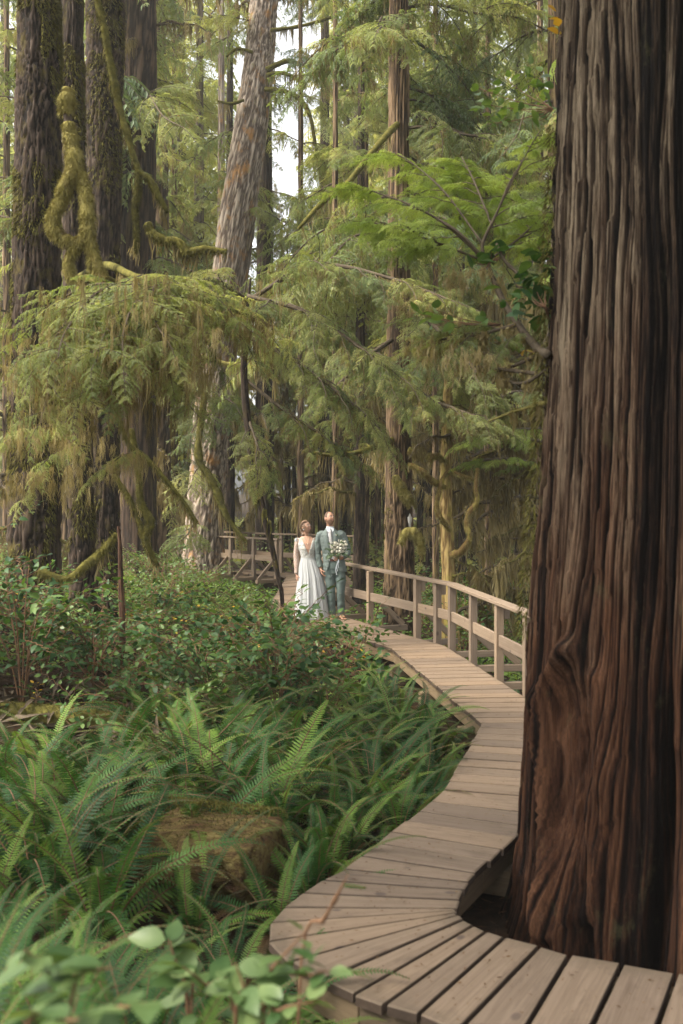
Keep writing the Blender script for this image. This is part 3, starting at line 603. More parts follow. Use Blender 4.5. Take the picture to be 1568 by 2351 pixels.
# ---------------------------------------------------------------- the great cedar beside the deck
CX, CY = 2.15, 6.15
def cedar():
    t = thing('cedar_tree', 'enormous red cedar trunk with deep furrowed bark filling the right side beside the boardwalk', 'tree', (CX, CY, -.6))
    dense = np.linspace(math.radians(140), math.radians(345), 860); rest = np.linspace(math.radians(345), math.radians(500), 70)[1:-1]
    a = np.concatenate([dense, rest]); nt = len(a); zs = np.linspace(-.65, 6.2, 280); nz = len(zs)
    R = np.interp(zs, [-.65, -.45, -.2, .1, .6, 1.2, 2.5, 5.0, 6.2], [1.30, 1.22, 1.14, 1.09, 1.065, 1.045, .945, .815, .77])
    A, Z = np.meshgrid(a, zs); A = A.ravel(); Z = Z.ravel(); Rv = np.repeat(R, nt)
    Rv = Rv+.26*np.exp(-(((A-math.radians(272)+PI) % (2*PI)-PI)/.42)**2)*sm(.5, -.5, Z)
    def wrap(x): return (x+PI) % (2*PI)-PI
    low = sm(1.9, .2, Z)
    sway = .05*np.sin(Z*.9+1)+.03*np.sin(Z*2.3)
    def groove(c, s, d): return -d*np.exp(-(wrap(A-c)/s)**2)
    Rv = Rv+groove(math.radians(237)+sway*.6, .045, .20)*(.45+.55*low)+groove(math.radians(236)+sway*.5, .16, .09)*low
    Rv = Rv+groove(math.radians(243)-.02*(Z-4), .035, .15)*sm(2.8, 3.8, Z)
    Rv = Rv+.20*np.exp(-(wrap(A-math.radians(258))/.24)**2)*(.35+.65*low)+.07*np.exp(-(wrap(A-math.radians(212))/.22)**2)*low
    Rv = Rv+groove(math.radians(196)+.04*np.sin(Z*1.6), .05, .11)*sm(.9, .1, Z)+groove(math.radians(219), .05, .14)*sm(.35, -.3, Z)
    Rv = Rv+groove(math.radians(178)+.03*np.sin(Z*2), .035, .06)
    Rv = Rv+.06*np.exp(-((Z-.9)/.05)**2-(wrap(A-math.radians(250))/.2)**2)+.10*np.exp(-((Z-.05)/.35)**2-(wrap(A-math.radians(247))/.12)**2)
    Rv = Rv+.05*np.exp(-((Z-.98)/.07)**2-(wrap(A-math.radians(189))/.10)**2)                     # knobbly edge
    X0 = (A-math.radians(211))*1.0; 
    eye = np.exp(-((X0+.02)/.14)**4-((Z-.70)/.50)**4)                                            # long healed scar with a rolled rim
    path = [(-.02, 1.34), (-.10, 1.25), (-.19, 1.08), (-.225, .85), (-.205, .58), (-.14, .28), (-.07, .02), (-.03, -.15)]
    dmin = np.full(len(A), 9.); PP = smooth_path(np.array([(x, 0, z) for x, z in path]), 40)
    for p in PP: dmin = np.minimum(dmin, np.hypot(X0-p[0], (Z-p[2])))
    rim = np.exp(-(dmin/.050)**2)
    dm2 = np.full(len(A), 9.)
    for p in smooth_path(np.array([(.13, 0, 1.2), (.17, 0, .95), (.20, 0, .72), (.15, 0, .5), (.20, 0, .25), (.12, 0, -.05)]), 40): dm2 = np.minimum(dm2, np.hypot(X0-p[0], Z-p[2]))
    Rv = Rv-.12*eye+.105*rim+.055*np.exp(-(dm2/.05)**2)
    wn = fbm(np.stack([np.cos(A)*2, np.sin(A)*2, Z*.38], -1), 3, 21); fine = fbm(np.stack([A*75, 0*A, Z*5], -1), 3, 35)-.5; flake = vn(np.stack([A*28, 0*A, Z*3.2], -1), 36)
    n0 = fbm(np.stack([np.cos(A)*6+4, np.sin(A)*6, Z*.35+wn], -1), 3, 22)
    wz = fbm(np.stack([np.cos(A)*3, np.sin(A)*3, Z*.8], -1), 3, 25)-.5
    sc = A*R.mean()/.062+wn*4.2+wz*1.3; si = np.floor(sc); sf = sc-si
    brk = vn(np.stack([si*1.7, 0*Z, Z*.8], -1), 26); hgt = vn(np.stack([si*3.1+.5, 0*Z+7, Z*.5], -1), 27)-.5
    groove_w = .5+.5*vn(np.stack([si, 0*Z+3, Z*.9], -1), 28); r1 = 1-np.clip(np.sin(sf*PI)**.55*1.25/(.55+groove_w*.6), 0, 1)
    s2 = A*R.mean()/.021+wn*11+wz*7; f2 = s2-np.floor(s2); r2 = (1-np.sin(f2*PI)**.6)*(.4+.9*vn(np.stack([np.floor(s2), 0*Z, Z*2.2], -1), 29))
    br = 1-.8*eye
    Rv = Rv+.045*(n0-.5)*2-.046*r1*br*(1-.5*low)*(1-.8*rim)*(.5+.8*brk)+.034*hgt*br-.011*r2*br+.020*fine*(1-.5*rim)+.016*(flake > .62)*br
    sw = fbm(np.stack([X0*16+wn*5, Z*6, 0*Z], -1), 3, 30)
    Rv = Rv+eye*(sw-.5)*.085
    tone = vn(np.stack([si*5.3, 0*Z+1, Z*.7], -1), 31)-.5; cr = np.clip(.60+.15*rim*low+.6*(n0-.5)+.55*tone+.45*fine-.85*r1*br-.38*r2*br, 0, 1); cr = cr*(1-.5*eye)+.5*eye*sw
    lean = np.zeros_like(Z)
    V = np.stack([Rv*np.cos(A), Rv*np.sin(A), Z+.6], -1)
    i = np.arange(nz-1)[:, None]*nt; j = np.arange(nt)[None, :]; j2 = (j+1) % nt
    g = Geo().add(V, np.stack([i+j, i+j2, i+nt+j2, i+nt+j], -1).reshape(-1, 4), 0, cr)
    put('trunk', g.mesh('trunk', M['cedar'], True, 'crest'), t)
    # the trunk goes on above the frame
    zs2 = np.linspace(6.75, 24, 30); V, Fs = loft([(0, 0, z, .80-.022*(z-6.75), .80-.022*(z-6.75)) for z in zs2], 40)
    put('upper_trunk', Geo().add(V, Fs).mesh('upper_trunk', M['cedar'], True), t)
    # moss fringe down the left flank
    P = [(CX-r*math.cos(.1), CY-.1, z) for z, r in ((.6, 1.08), (1.5, 1.0), (2.3, .95), (3.2, .91), (4.2, .86))]
    P = np.array([(CX+rr*math.cos(math.radians(168)), CY+rr*math.sin(math.radians(168)), z) for z, rr in np.stack([np.linspace(1.3, 4.4, 30), np.interp(np.linspace(1.3, 4.4, 30), [1.2, 2.5, 5], [1.06, .96, .83])], -1)])
    g = Geo(); V, Q = fuzz(P-np.array(t.location), .05, 2600, .045, 5, .5, .004); g.add(V, Q, 0)
    put('moss', g.mesh('moss', M['moss_dark']), t)['kind'] = 'stuff'
    rr = np.random.default_rng(8)
    path = [(CX, CY, 0), (CX, CY, 26)]
    crown(t, path, 9.0, 22, 40, 4.4, 3.4, B_CED, 77, pitch=(-18, 8))
    return t
cedar_t = cedar()

# ---------------------------------------------------------------- trunks of the left group
def big(name, label, cat, us, Y, mat, r_px, group=None, dpx=0, **kw):
    """us: list of (u, v) of the trunk axis from the ground up at depth Y; r_px: half widths in photo pixels"""
    P = [W(u, v, Y) for u, v in us]; t = thing(name, label, cat, (P[0][0], P[0][1], g1(P[0][0], P[0][1])), group)
    P[0][2] = t.location[2]-.15; add_trunk(t, P, [r*Y/F for r in r_px], mat, **kw); return t, P
T1, P1 = big('spruce_tree', 'leftmost dark mossy spruce trunk, the thickest one behind the salal on the left', 'tree', [(78, 1520, ), (80, 1100), (84, 700), (88, 300), (90, 0), (94, -700)], 13.5, M['bark_dark'], (58, 58, 55, 51, 47, 38), nt=110, dz=.05, ridges=64, depth=.045, seed=1, zf=3.0)
T2, P2 = big('spruce_tree', 'slim dark spruce trunk standing between two thicker dark trunks on the left', 'tree', [(195, 1500), (186, 1150), (176, 700), (168, 300), (166, 0), (164, -700)], 15.2, M['bark_dark'], (34, 29, 30, 26, 24, 19), nt=70, dz=.07, ridges=44, depth=.035, seed=2, zf=3.0)
T3, P3 = big('spruce_tree', 'dark rough trunk with mossy bark, third from the left edge', 'tree', [(240, 1450), (236, 1100), (236, 700), (238, 300), (242, 0), (248, -700)], 17, M['bark_dark'], (42, 36, 37, 41, 43, 33), nt=90, dz=.06, ridges=56, depth=.045, seed=3, zf=3.0)
T4, P4 = big('cedar_tree', 'straight dark cedar trunk set back behind the moss hung branches, fourth from the left', 'tree', [(318, 1380), (318, 900), (318, 500), (320, 200), (322, 0), (324, -500)], 25, M['bark_cedar_dark'], (42, 40, 40, 38, 37, 30), nt=72, dz=.12, ridges=60, depth=.04, seed=4, zf=.6)
T5, P5 = big('spruce_tree', 'tall pale grey spruce trunk leaning right with orange lichen on its left side', 'tree', [(466, 1385), (476, 1100), (492, 900), (545, 500), (588, 200), (607, 0), (640, -400)], 28, M['bark_grey'], (46, 41, 40, 42, 36, 32, 26), nt=120, dz=.08, ridges=52, depth=.045, seed=5, zf=2.4)
T6, P6 = big('hemlock_tree', 'brown furrowed trunk with mossy stubs just behind the railing', 'tree', [(918, 1472), (916, 1250), (915, 1000), (916, 500), (916, 0), (916, -400)], 18.2, M['bark_brown'], (39, 33, 28, 24, 22, 15), nt=90, dz=.06, ridges=46, depth=.035, seed=6, zf=1.2)
T7, P7b = big('hemlock_tree', 'slender ochre moss coated trunk with looping limbs right of the thick brown trunk', 'tree', [(1034, 1480), (1030, 1300), (1024, 1150), (1026, 1000), (1030, 860), (1032, 760), (1033, 640)], 17.4, M['bark_moss'], (17, 15.5, 14, 13, 10, 6, 2), nt=40, dz=.05, ridges=24, depth=.012, seed=7, zf=2.5, lump=.12)
T8, P8 = big('hemlock_tree', 'dark bare trunk directly right of the groom beyond the railing', 'tree', [(825, 1385), (825, 1200), (826, 1000), (828, 600), (830, 100)], 24, M['bark_dark'], (15, 13, 12, 10, 7), nt=44, dz=.12, ridges=30, depth=.02, seed=8)

def trunk_moss(t, path, rad, n, seed, ln=.05, thr=.56, mat='moss_dark', fr=2.6):
    """tufts of moss growing in patches on the bark"""
    P = smooth_path(np.asarray(path, float)-np.array(t.location), 60); R = np.interp(np.linspace(0, 1, 60), np.linspace(0, 1, len(rad)), rad); V, Q = fuzz(P, R*1.06, n, ln, seed, .6, .007); c = V.reshape(-1, 3, 3)[:, 0]
    k = fbm(c*[fr, fr, fr*.8]+seed, 3, seed) > thr; V = V.reshape(-1, 3, 3)[k].reshape(-1, 3); put('moss', Geo().add(V, np.arange(len(V)).reshape(-1, 3)).mesh('moss', M[mat], False), t)['kind'] = 'stuff'
def rp_(r, Y): return np.array(r)*Y/F
trunk_moss(T1, P1[:5], rp_((58, 58, 55, 51, 47), 13.5), 40000, 1, thr=.52); trunk_moss(T2, P2[:5], rp_((34, 29, 30, 26, 24), 15.2), 22000, 2, thr=.51); trunk_moss(T3, P3[:5], rp_((42, 36, 37, 41, 43), 17), 26000, 3, thr=.53)
trunk_moss(T6, P6[:3], rp_((39, 33, 28), 18.2), 5000, 4, .04, .6)
# ---------------------------------------------------------------- limbs, moss and sprays on the near trees
def PW(L): return [W(*p) for p in L]
def compound(tree, pts, R, n, l0, l1, sets, seed, mats=None, moss=0, mlen=.4, start=.15, spread=62, down=.12, name='bough'):
    r = np.random.default_rng(seed); P = PW(pts); add_limb(tree, P, R, mats or [M['twig'], M['moss_hang']], seed=seed, moss=moss, mlen=mlen, n=7)
    S_ = smooth_path(P, 40); T = np.gradient(S_, axis=0); T /= np.linalg.norm(T, axis=1)[:, None]
    for k in range(n):
        f = start+(1-start)*(k+r.random()*.7)/n; i = min(39, int(f*39)); d = T[i].copy(); a = math.radians(r.uniform(18, spread))*(1 if k % 2 else -1)
        if k == n-1: a = 0
        d = np.array([d[0]*math.cos(a)-d[1]*math.sin(a), d[0]*math.sin(a)+d[1]*math.cos(a), d[2]*.7-down*r.uniform(.2, 1.6)]); d /= np.linalg.norm(d)
        L = (l0+(l1-l0)*f)*r.uniform(.75, 1.2)
        if clear(S_[i]+d*L*.7): continue
        bough(tree, sets[int(r.integers(len(sets)))], S_[i], S_[i]+d*L, r.normal(0, .15), name, 1.1)
def curtain(tree, pts, n, lmin, lmax, seed, mat='moss_hang', w=.010, sway=.04, skew=1.6):
    P = smooth_path(PW(pts), 24); r = np.random.default_rng(seed); P = P+r.normal(0, .03, P.shape)
    V, Q = strands(P-np.array(tree.location), n, lmin, lmax, seed, w, sway, skew)
    o = put('hanging_moss', Geo().add(V, Q).mesh('hanging_moss', M[mat], False), tree); o['kind'] = 'stuff'; return o
MM = [M['moss'], M['moss'], M['moss_hang']]; MD = [M['moss_dark'], M['moss_dark'], M['moss_hang']]

# the forked yellow-green limb in front of the two left trunks
def yl(p, r, seed, fz=2200, **k): add_limb(T2, PW([(u, v, 10.6) for u, v in p]), np.array(r)*10.6/F, MM, 'mossy_limb', seed=seed, n=16, lump=.26, fz=fz, flen=.03, moss=26, mlen=.22, mmat=True, **k)
yl([(157, 203), (153, 235), (151, 262)], (13, 17, 12), 1, 900)
add_limb(T2, PW([(153, 255, 10.6), (158, 285, 10.6)]), np.array((9, 9))*10.6/F, [M['bark_grey']], 'bare_wood', seed=2, n=10, lump=.1)
yl([(157, 282), (166, 330), (172, 372), (168, 400), (150, 425), (140, 460), (124, 490), (122, 520), (140, 545), (168, 556), (190, 552)], (13, 15, 18, 17, 14, 13, 12, 14, 13, 11, 10), 3, 5200)
yl([(172, 372), (188, 410), (198, 450), (200, 500), (202, 530), (208, 560), (216, 595), (224, 620), (238, 640)], (13, 13, 14, 15, 12, 12, 14, 13, 9), 4, 3800)
yl([(204, 532), (180, 555), (160, 592), (160, 620), (172, 648), (192, 668)], (10, 11, 9, 10, 10, 7), 5, 2200)
add_limb(T2, PW([(236, 638, 10.6), (260, 650, 11.5), (200, 640, 13.5), (180, 650, 15.1)]), np.array((9, 12, 14, 18))*11/F, MD, 'mossy_limb', seed=6, moss=120, mlen=.5, mmat=True)
# long hanging limb crossing the third trunk
def dl(t, p, Y, r, seed, moss=160, mlen=.45, fz=1500, mats=MD): add_limb(t, PW([(u, v, Y) for u, v in p]), np.array(r)*Y/F, mats, 'mossy_limb', seed=seed, n=9, lump=.3, fz=fz, flen=.03, moss=moss, mlen=mlen, mmat=True)
dl(T3, [(205, -120), (225, 10), (238, 60), (250, 130), (262, 190), (272, 240), (292, 310), (318, 390), (345, 415), (365, 455), (385, 488)], 14.2, (9, 8, 7, 8, 9, 8, 8, 8, 9, 9, 4), 11, 220)
dl(T3, [(318, 392), (316, 440), (310, 480), (314, 540), (312, 582)], 14.2, (7, 7, 6, 4, 3), 12, 60)
dl(T3, [(338, 512), (350, 535), (378, 552), (410, 556), (430, 580), (470, 572), (520, 578)], 13, (8, 9, 10, 9, 12, 8, 5), 13, 200, .5)
dl(T3, [(245, 860), (290, 1010), (335, 1050), (375, 1095), (420, 1150), (452, 1200)], 14, (7, 6, 6, 5, 4, 3), 14, 160, .5)
dl(T3, [(300, 985), (318, 1080), (322, 1150), (345, 1200), (335, 1240), (362, 1300)], 14.4, (8, 7, 8, 9, 8, 5), 15, 160, .4)
dl(T3, [(262, 1090), (300, 1150), (330, 1230), (352, 1290)], 15, (5, 5, 4, 3), 16, 70)
dl(T5, [(470, 900), (455, 1040), (478, 1090), (498, 1130), (520, 1185), (565, 1245)], 22, (8, 9, 9, 9, 7, 4), 17, 260, .9)
dl(T5, [(450, 815), (520, 835), (560, 838), (610, 850), (640, 880)], 22, (5, 5, 5, 5, 3), 18, 200, 1.1, mats=MM)
dl(T1, [(85, 1010, ), (130, 1000), (160, 1040), (195, 1060)], 12.5, (6, 6, 5, 3), 19, 60)
dl(T1, [(90, 1310), (150, 1330), (205, 1290), (240, 1260), (268, 1225)], 12.6, (8, 9, 9, 8, 5), 20, 30)

# big drooping bough with its beards at the left
BOUGHS_LEFT = [((320, 640, 9.2), (30, 770, 8.6)), ((330, 640, 9.2), (70, 735, 8.0)), ((330, 638, 9.2), (120, 720, 7.9)), ((340, 640, 9.2), (200, 715, 7.8)), ((340, 640, 9.2), (290, 715, 7.7)),
 ((350, 640, 9.2), (400, 700, 7.9)), ((360, 640, 9.2), (500, 700, 8.3)), ((370, 645, 9.2), (590, 700, 8.9)), ((380, 648, 9.4), (650, 740, 9.8)), ((300, 650, 9.6), (50, 700, 10.2)), ((300, 690, 9.6), (15, 850, 9.0)),
 ((310, 700, 9.4), (60, 900, 8.6)), ((320, 700, 9.4), (150, 850, 8.4)), ((330, 710, 9.2), (260, 850, 8.2)), ((360, 700, 9.2), (420, 810, 8.4)), ((380, 700, 9.4), (540, 820, 9.2)), ((190, 975, 10.4), (-30, 985, 9.8)), ((190, 1000, 10.4), (20, 1120, 10.0)),
 ((330, 1035, 9.4), (185, 1080, 9.1)), ((350, 860, 9.6), (470, 905, 9.0)), ((250, 760, 9.4), (-10, 820, 8.8)), ((420, 690, 9.4), (620, 790, 9.2))]
add_limb(T2, PW([(178, 640, 15.1), (240, 610, 12), (310, 635, 9.8), (380, 650, 9.2), (470, 690, 9.1), (600, 735, 9.5)]), np.array((16, 12, 9, 7, 5, 3))*9.4/F, MD, 'mossy_limb', seed=31, moss=160, mlen=.7, mmat=True)
add_limb(T2, PW([(310, 636, 9.8), (230, 700, 9.2), (120, 800, 9.0), (20, 870, 9.0)]), np.array((8, 6, 5, 3))*9.4/F, MD, 'mossy_limb', seed=32, moss=200, mlen=.9, mmat=True)
for k, (a, b) in enumerate(BOUGHS_LEFT): bough(T2, B_NEAR[k % 3], W(*a), W(*b), RNG.normal(0, .15), 'bough', 1.25)
def beards(tree, pts, n, spread, l0, l1, seed, w=.0025, per=15, mat='moss_hang'):
    """clumps of moss hanging at many depths round a line of twigs"""
    r = np.random.default_rng(seed); P = smooth_path(PW(pts), 40); g = Geo()
    for k in range(n):
        c = P[int(r.integers(40))]+r.normal(0, 1, 3)*spread; d = r.normal(0, .045, 3); d[2] *= .3; m = int(per*r.uniform(.4, 1.8)); V, Q = strands(np.array([c-d, c, c+d])-np.array(tree.location), m, .03, r.uniform(l0, l1), int(r.integers(1e6)), w, .035, 1.0); g.add(V, Q, 0)
    o = put('hanging_moss', g.mesh('hanging_moss', M[mat], False), tree); o['kind'] = 'stuff'; return o
for k, (pts, n, sp_, l0, l1) in enumerate([([(40, 800, 9), (180, 750, 8.7), (330, 720, 8.8)], 60, (.2, .35, .22), .12, .55), ([(300, 720, 8.6), (400, 720, 8.3), (500, 740, 8.7)], 52, (.2, .35, .24), .15, .75), ([(20, 890, 9.2), (120, 870, 8.9), (280, 850, 8.6)], 70, (.2, .3, .22), .12, .6),
     ([(330, 830, 8.6), (420, 820, 8.6), (480, 850, 8.8)], 40, (.1, .25, .10), .2, .7), ([(0, 1000, 9.8), (90, 1000, 9.8), (190, 1020, 9.6)], 50, (.14, .25, .08), .15, .5), ([(190, 1080, 9.2), (260, 1060, 9.1), (340, 1040, 9.2)], 34, (.08, .15, .05), .1, .35), ([(20, 1110, 10), (80, 1090, 9.9), (150, 1110, 10)], 40, (.12, .2, .06), .12, .45),
     ([(500, 740, 9.2), (580, 760, 9.4), (640, 790, 9.8)], 50, (.12, .25, .08), .12, .5), ([(230, 720, 8.2), (320, 740, 8.1), (430, 760, 8.1)], 34, (.2, .25, .24), .15, .7), ([(150, 930, 9.4), (260, 900, 9.2), (360, 930, 9.2)], 46, (.16, .25, .12), .2, .7)]):
    beards(T2, pts, n, np.array(sp_), l0, l1, 40+k)
# leaning dark sapling left of the bride and its long moss-hung limbs
sap = thing('hemlock_sapling', 'thin dark leaning sapling bare below, rising from the shrubs just left of the bride', 'tree', (*W(650, 1405, 14.6)[:2], g1(*W(650, 1405, 14.6)[:2])))
sp = PW([(655, 1440, 14.6), (648, 1380, 14.6), (640, 1330, 14.6), (612, 1205, 14.7), (588, 1110, 14.9), (572, 1000, 15), (560, 860, 15.2), (566, 740, 15.5), (575, 640, 15.7)]); sp[0][2] = sap.location[2]-.1
add_trunk(sap, sp, np.array((5, 4.5, 5, 8, 9, 9, 8, 6, 2.5))*15/F, M['bark_dark'], nt=20, dz=.06, ridges=10, depth=.008, seed=9, flare=.1)
curtain(sap, [(612, 1195, 14.6), (590, 1120, 14.8), (575, 1000, 15)], 120, .05, .5, 90, 'moss_dark')
HM = B_HEM+B_MOSSY
compound(sap, [(570, 680, 15.6), (700, 715, 14.9), (830, 800, 14.6), (960, 895, 14.6)], np.array((6, 5, 4, 2))*15/F, 15, 1.15, .75, HM, 1, moss=220, mlen=.7)
compound(sap, [(565, 770, 15.4), (680, 830, 15), (800, 920, 14.8), (870, 985, 14.8)], np.array((6, 5, 4, 2))*15/F, 13, 1.1, .7, HM, 2, moss=200, mlen=.7)
compound(sap, [(570, 690, 15.6), (720, 610, 15), (900, 640, 14.4), (1060, 700, 14)], np.array((6, 5, 4, 2))*15/F, 16, 1.2, .8, HM, 3, moss=240, mlen=.6)
compound(sap, [(562, 870, 15.2), (650, 940, 15), (740, 1000, 14.9), (800, 1045, 15)], np.array((5, 4, 3, 2))*15/F, 9, .9, .6, HM, 4, moss=140, mlen=.5)
compound(sap, [(570, 690, 15.6), (480, 640, 14.8), (420, 700, 14.4)], np.array((5, 4, 2))*15/F, 7, 1.0, .7, HM, 5, moss=140, mlen=.7)
compound(sap, [(570, 960, 15.1), (590, 1020, 14.6), (610, 1080, 14.4)], np.array((4, 3, 2))*15/F, 6, .8, .5, HM, 6, moss=140, mlen=.6)

# the brown trunk behind the railing
def stub(t, pts, Y, r, seed, **k): add_limb(t, PW([(u, v, Y) for u, v in pts]), np.array(r)*Y/F, MM, 'mossy_limb', seed=seed, n=12, lump=.3, fz=1500, flen=.04, moss=k.get('moss', 40), mlen=k.get('mlen', .25), mmat=True)
stub(T6, [(908, 1092), (916, 1112), (932, 1138), (946, 1160)], 17.8, (6, 11, 11, 5), 61)
stub(T6, [(918, 1248), (934, 1222), (956, 1226), (966, 1252), (968, 1270)], 17.6, (5, 9, 11, 8, 4), 62, moss=110, mlen=.35)
stub(T6, [(938, 1030), (960, 1042), (982, 1048)], 17.8, (5, 6, 5), 63, moss=60)
add_limb(T6, PW([(900, 1010, 18), (850, 1030, 17.6), (780, 1045, 17.4), (720, 1040, 17.2)]), np.array((7, 6, 5, 3))*18/F, MD, 'mossy_limb', seed=64, moss=160, mlen=.6, mmat=True)
g = Geo(); n_ = 14; a_ = np.linspace(0, 2*PI, n_, endpoint=False)
pc = W(941, 1196, 17.86)-np.array(T6.location); V = np.array([pc+np.array([math.cos(x)*.035*(1+.3*math.sin(3*x)), .012*math.cos(x), math.sin(x)*.12*(1+.2*math.sin(5*x))]) for x in a_]+[pc+[0, -.02, 0]])
put('bark_scar', g.add(V, np.array([[k, (k+1) % n_, n_] for k in range(n_)])).mesh('bark_scar', flat_mat('pale scar', (.52, .50, .46), .8)), T6)
compound(T6, [(905, 880, 18), (980, 915, 17), (1060, 945, 16.4), (1105, 960, 16.2)], np.array((7, 5, 4, 2))*17/F, 10, 1.1, .7, HM, 21, moss=150, mlen=.6)
compound(T6, [(900, 780, 18), (830, 830, 17), (760, 900, 16.6)], np.array((6, 5, 2))*17/F, 8, 1.2, .8, HM, 22, moss=150, mlen=.7)
compound(T6, [(925, 700, 18), (1010, 760, 17), (1090, 850, 16.5), (1130, 900, 16.4)], np.array((6, 5, 4, 2))*17/F, 11, 1.2, .8, HM, 23, moss=160, mlen=.7)
add_limb(T6, PW([(912, 285, 18), (870, 330, 17), (790, 430, 16.6), (740, 465, 16.5), (685, 525, 16.4)]), np.array((8, 7, 6, 7, 4))*17/F, MD, 'mossy_limb', seed=65, moss=160, mlen=.6, mmat=True)
crown(T6, P6, 6.0, 12.5, 36, 3.0, 2.4, B_HEM+B_HEM+B_MOSSY, 101, pitch=(-22, 4))
crown(T6, P6, 12.5, 17, 16, 2.2, 1.0, B_HEM, 102, pitch=(-15, 10))
# looping limbs of the slender mossy trunk
def loop(pts, r, seed, moss=90, **k): add_limb(T7, PW([(u, v, Y) for u, v, Y in pts]), np.array(r)*17.2/F, [M['bark_moss'], M['moss'], M['moss_hang']], 'looping_limb', seed=seed, n=10, lump=.28, fz=1100, flen=.02, moss=moss, mlen=.3, mmat=True)
loop([(1038, 1275, 17.3), (1060, 1265, 17), (1078, 1235, 16.8), (1072, 1205, 16.8), (1075, 1180, 16.8), (1095, 1150, 16.8), (1092, 1120, 16.8), (1096, 1075, 16.9)], (9, 8, 6, 6, 6, 6, 5, 4), 71, 60)
loop([(1032, 1215, 17.3), (1012, 1190, 17), (1003, 1165, 17), (1008, 1130, 17), (1018, 1095, 17.1), (1032, 1080, 17.2)], (6, 6, 5, 5, 4, 4), 72, 40)
loop([(1030, 1080, 17.3), (1060, 1092, 17), (1090, 1102, 16.9)], (5, 5, 4), 73, 50)
loop([(1020, 1118, 17.3), (995, 1105, 17), (972, 1085, 16.8), (950, 1070, 16.8), (938, 1065, 16.9)], (5, 8, 8, 5, 3), 74, 80)
loop([(1026, 1060, 17.3), (1000, 1045, 17.1), (985, 1060, 17)], (4, 6, 5), 75, 60)
loop([(1026, 870, 17.4), (1040, 850, 17.3), (1060, 855, 17.2)], (4, 5, 3), 76, 60)
for k, (a, b) in enumerate([((1030, 925), (935, 925)), ((1030, 950), (990, 945)), ((1034, 985), (1062, 990)), ((1034, 930), (1130, 965)), ((1028, 1000), (940, 1035)), ((1040, 1290), (1130, 1330)), ((1040, 1320), (1180, 1340))]):
    bough(T7, (B_LIMB2 if k in (0, 3, 5, 6, 10) else B_LIMB)[k % 3], W(*a, 17.35), W(*b, 16.6+.25*(k % 4)), RNG.normal(0, .1), 'dead_limb')
crown(T7, P7b, 4.2, 5.9, 16, 1.6, .9, B_MOSSY+B_HEM, 103, pitch=(-25, 5))

# hemlock whose trunk is hidden behind the great cedar: dead limbs and fresh sprays reach out of it
T10 = thing('hemlock_tree', 'hemlock half hidden behind the great cedar with bright sprays and dark dead limbs reaching left', 'tree', (3.75, 18.3, -.7))
P10 = [np.array([3.75, 18.3, -.9]), np.array([3.75, 18.3, 4]), np.array([3.7, 18.3, 15])]
add_trunk(T10, P10, (.2, .17, .06), M['bark_brown'], nt=40, dz=.15, ridges=30, depth=.02, seed=12)
for k, pts in enumerate([[(1262, 1015, 18), (1190, 1005, 17.2), (1120, 1000, 17), (1075, 1015, 16.8)], [(1262, 1075, 18), (1180, 1055, 17.2), (1110, 1055, 17)], [(1262, 985, 18), (1200, 985, 17.4), (1150, 995, 17.2)], [(1262, 905, 18), (1180, 900, 17), (1120, 930, 16.8)]]):
    compound(T10, pts, np.array((5, 4, 3, 2)[:len(pts)])*17/F, 8, .75, .5, B_BRI if k < 3 else B_HEM, 120+k, moss=30, mlen=.3)
for k in range(26):
    z = .2+5.2*(k+.5)/26; b = np.array([3.72, 18.2, z]); a = math.radians(random.uniform(140, 235)); L = random.uniform(1.3, 2.5)
    bough(T10, random.choice(B_LIMB+B_LIMB2), b, b+L*np.array([math.cos(a), math.sin(a)*.8, random.uniform(-.28, .12)]), random.gauss(0, .15), 'dead_limb')
crown(T10, P10, 5, 13, 22, 2.6, 1.8, B_HEM+B_MOSSY+B_BRI, 104, pitch=(-22, 4))  # bright boughs mixed in so the crown's colour looks lit

# fresh sapling rooted on the side of the great cedar
shr = thing('hemlock_sapling', 'fresh bright green sapling leaning out from the left side of the great cedar', 'tree', W(1248, 812, 6.35))
def st(t, pts, r, seed, mat='twig', moss=0): add_limb(t, PW(pts), np.array(r)*6.8/F, [M[mat], M['moss_hang']], 'stem', seed=seed, n=7, lump=.15, moss=moss, mlen=.2)
st(shr, [(1258, 815, 6.2), (1225, 790, 6.4), (1190, 745, 6.6), (1155, 690, 6.8), (1130, 635, 6.9), (1118, 600, 7)], (10, 9, 8, 7, 6, 4), 1, moss=70)
st(shr, [(1118, 605, 7), (1108, 560, 7), (1140, 490, 7.1), (1170, 420, 7.2), (1205, 360, 7.3)], (4, 4, 3, 2.5, 1.5), 2)
st(shr, [(1118, 602, 7), (1060, 540, 7), (1000, 500, 7.1), (940, 470, 7.2), (860, 440, 7.4)], (4, 4, 3, 2.5, 1.5), 3)
st(shr, [(1258, 712, 6.25), (1225, 680, 6.5), (1190, 630, 6.7), (1160, 600, 6.8), (1140, 560, 6.9)], (5, 5, 4, 4, 3), 4)
st(shr, [(1190, 745, 6.6), (1110, 765, 6.6), (1040, 775, 6.7), (960, 790, 6.9)], (5, 4, 3, 2), 5, moss=120)
rsh = np.random.default_rng(21)
STEMS = [[(1118, 602, 7), (1000, 500, 7.1), (860, 440, 7.4), (800, 430, 7.6)], [(1108, 560, 7), (1140, 490, 7.1), (1205, 360, 7.3), (1240, 300, 7.5)], [(1118, 602, 7), (1010, 560, 6.9), (900, 520, 6.9), (840, 510, 7.0)], [(1108, 560, 7), (1020, 440, 7.4), (940, 370, 7.9), (900, 350, 8.1)], [(1130, 520, 7.1), (1090, 420, 7.6), (1060, 360, 7.9)], [(1118, 600, 7), (1200, 540, 7.3), (1265, 470, 7.6)]]
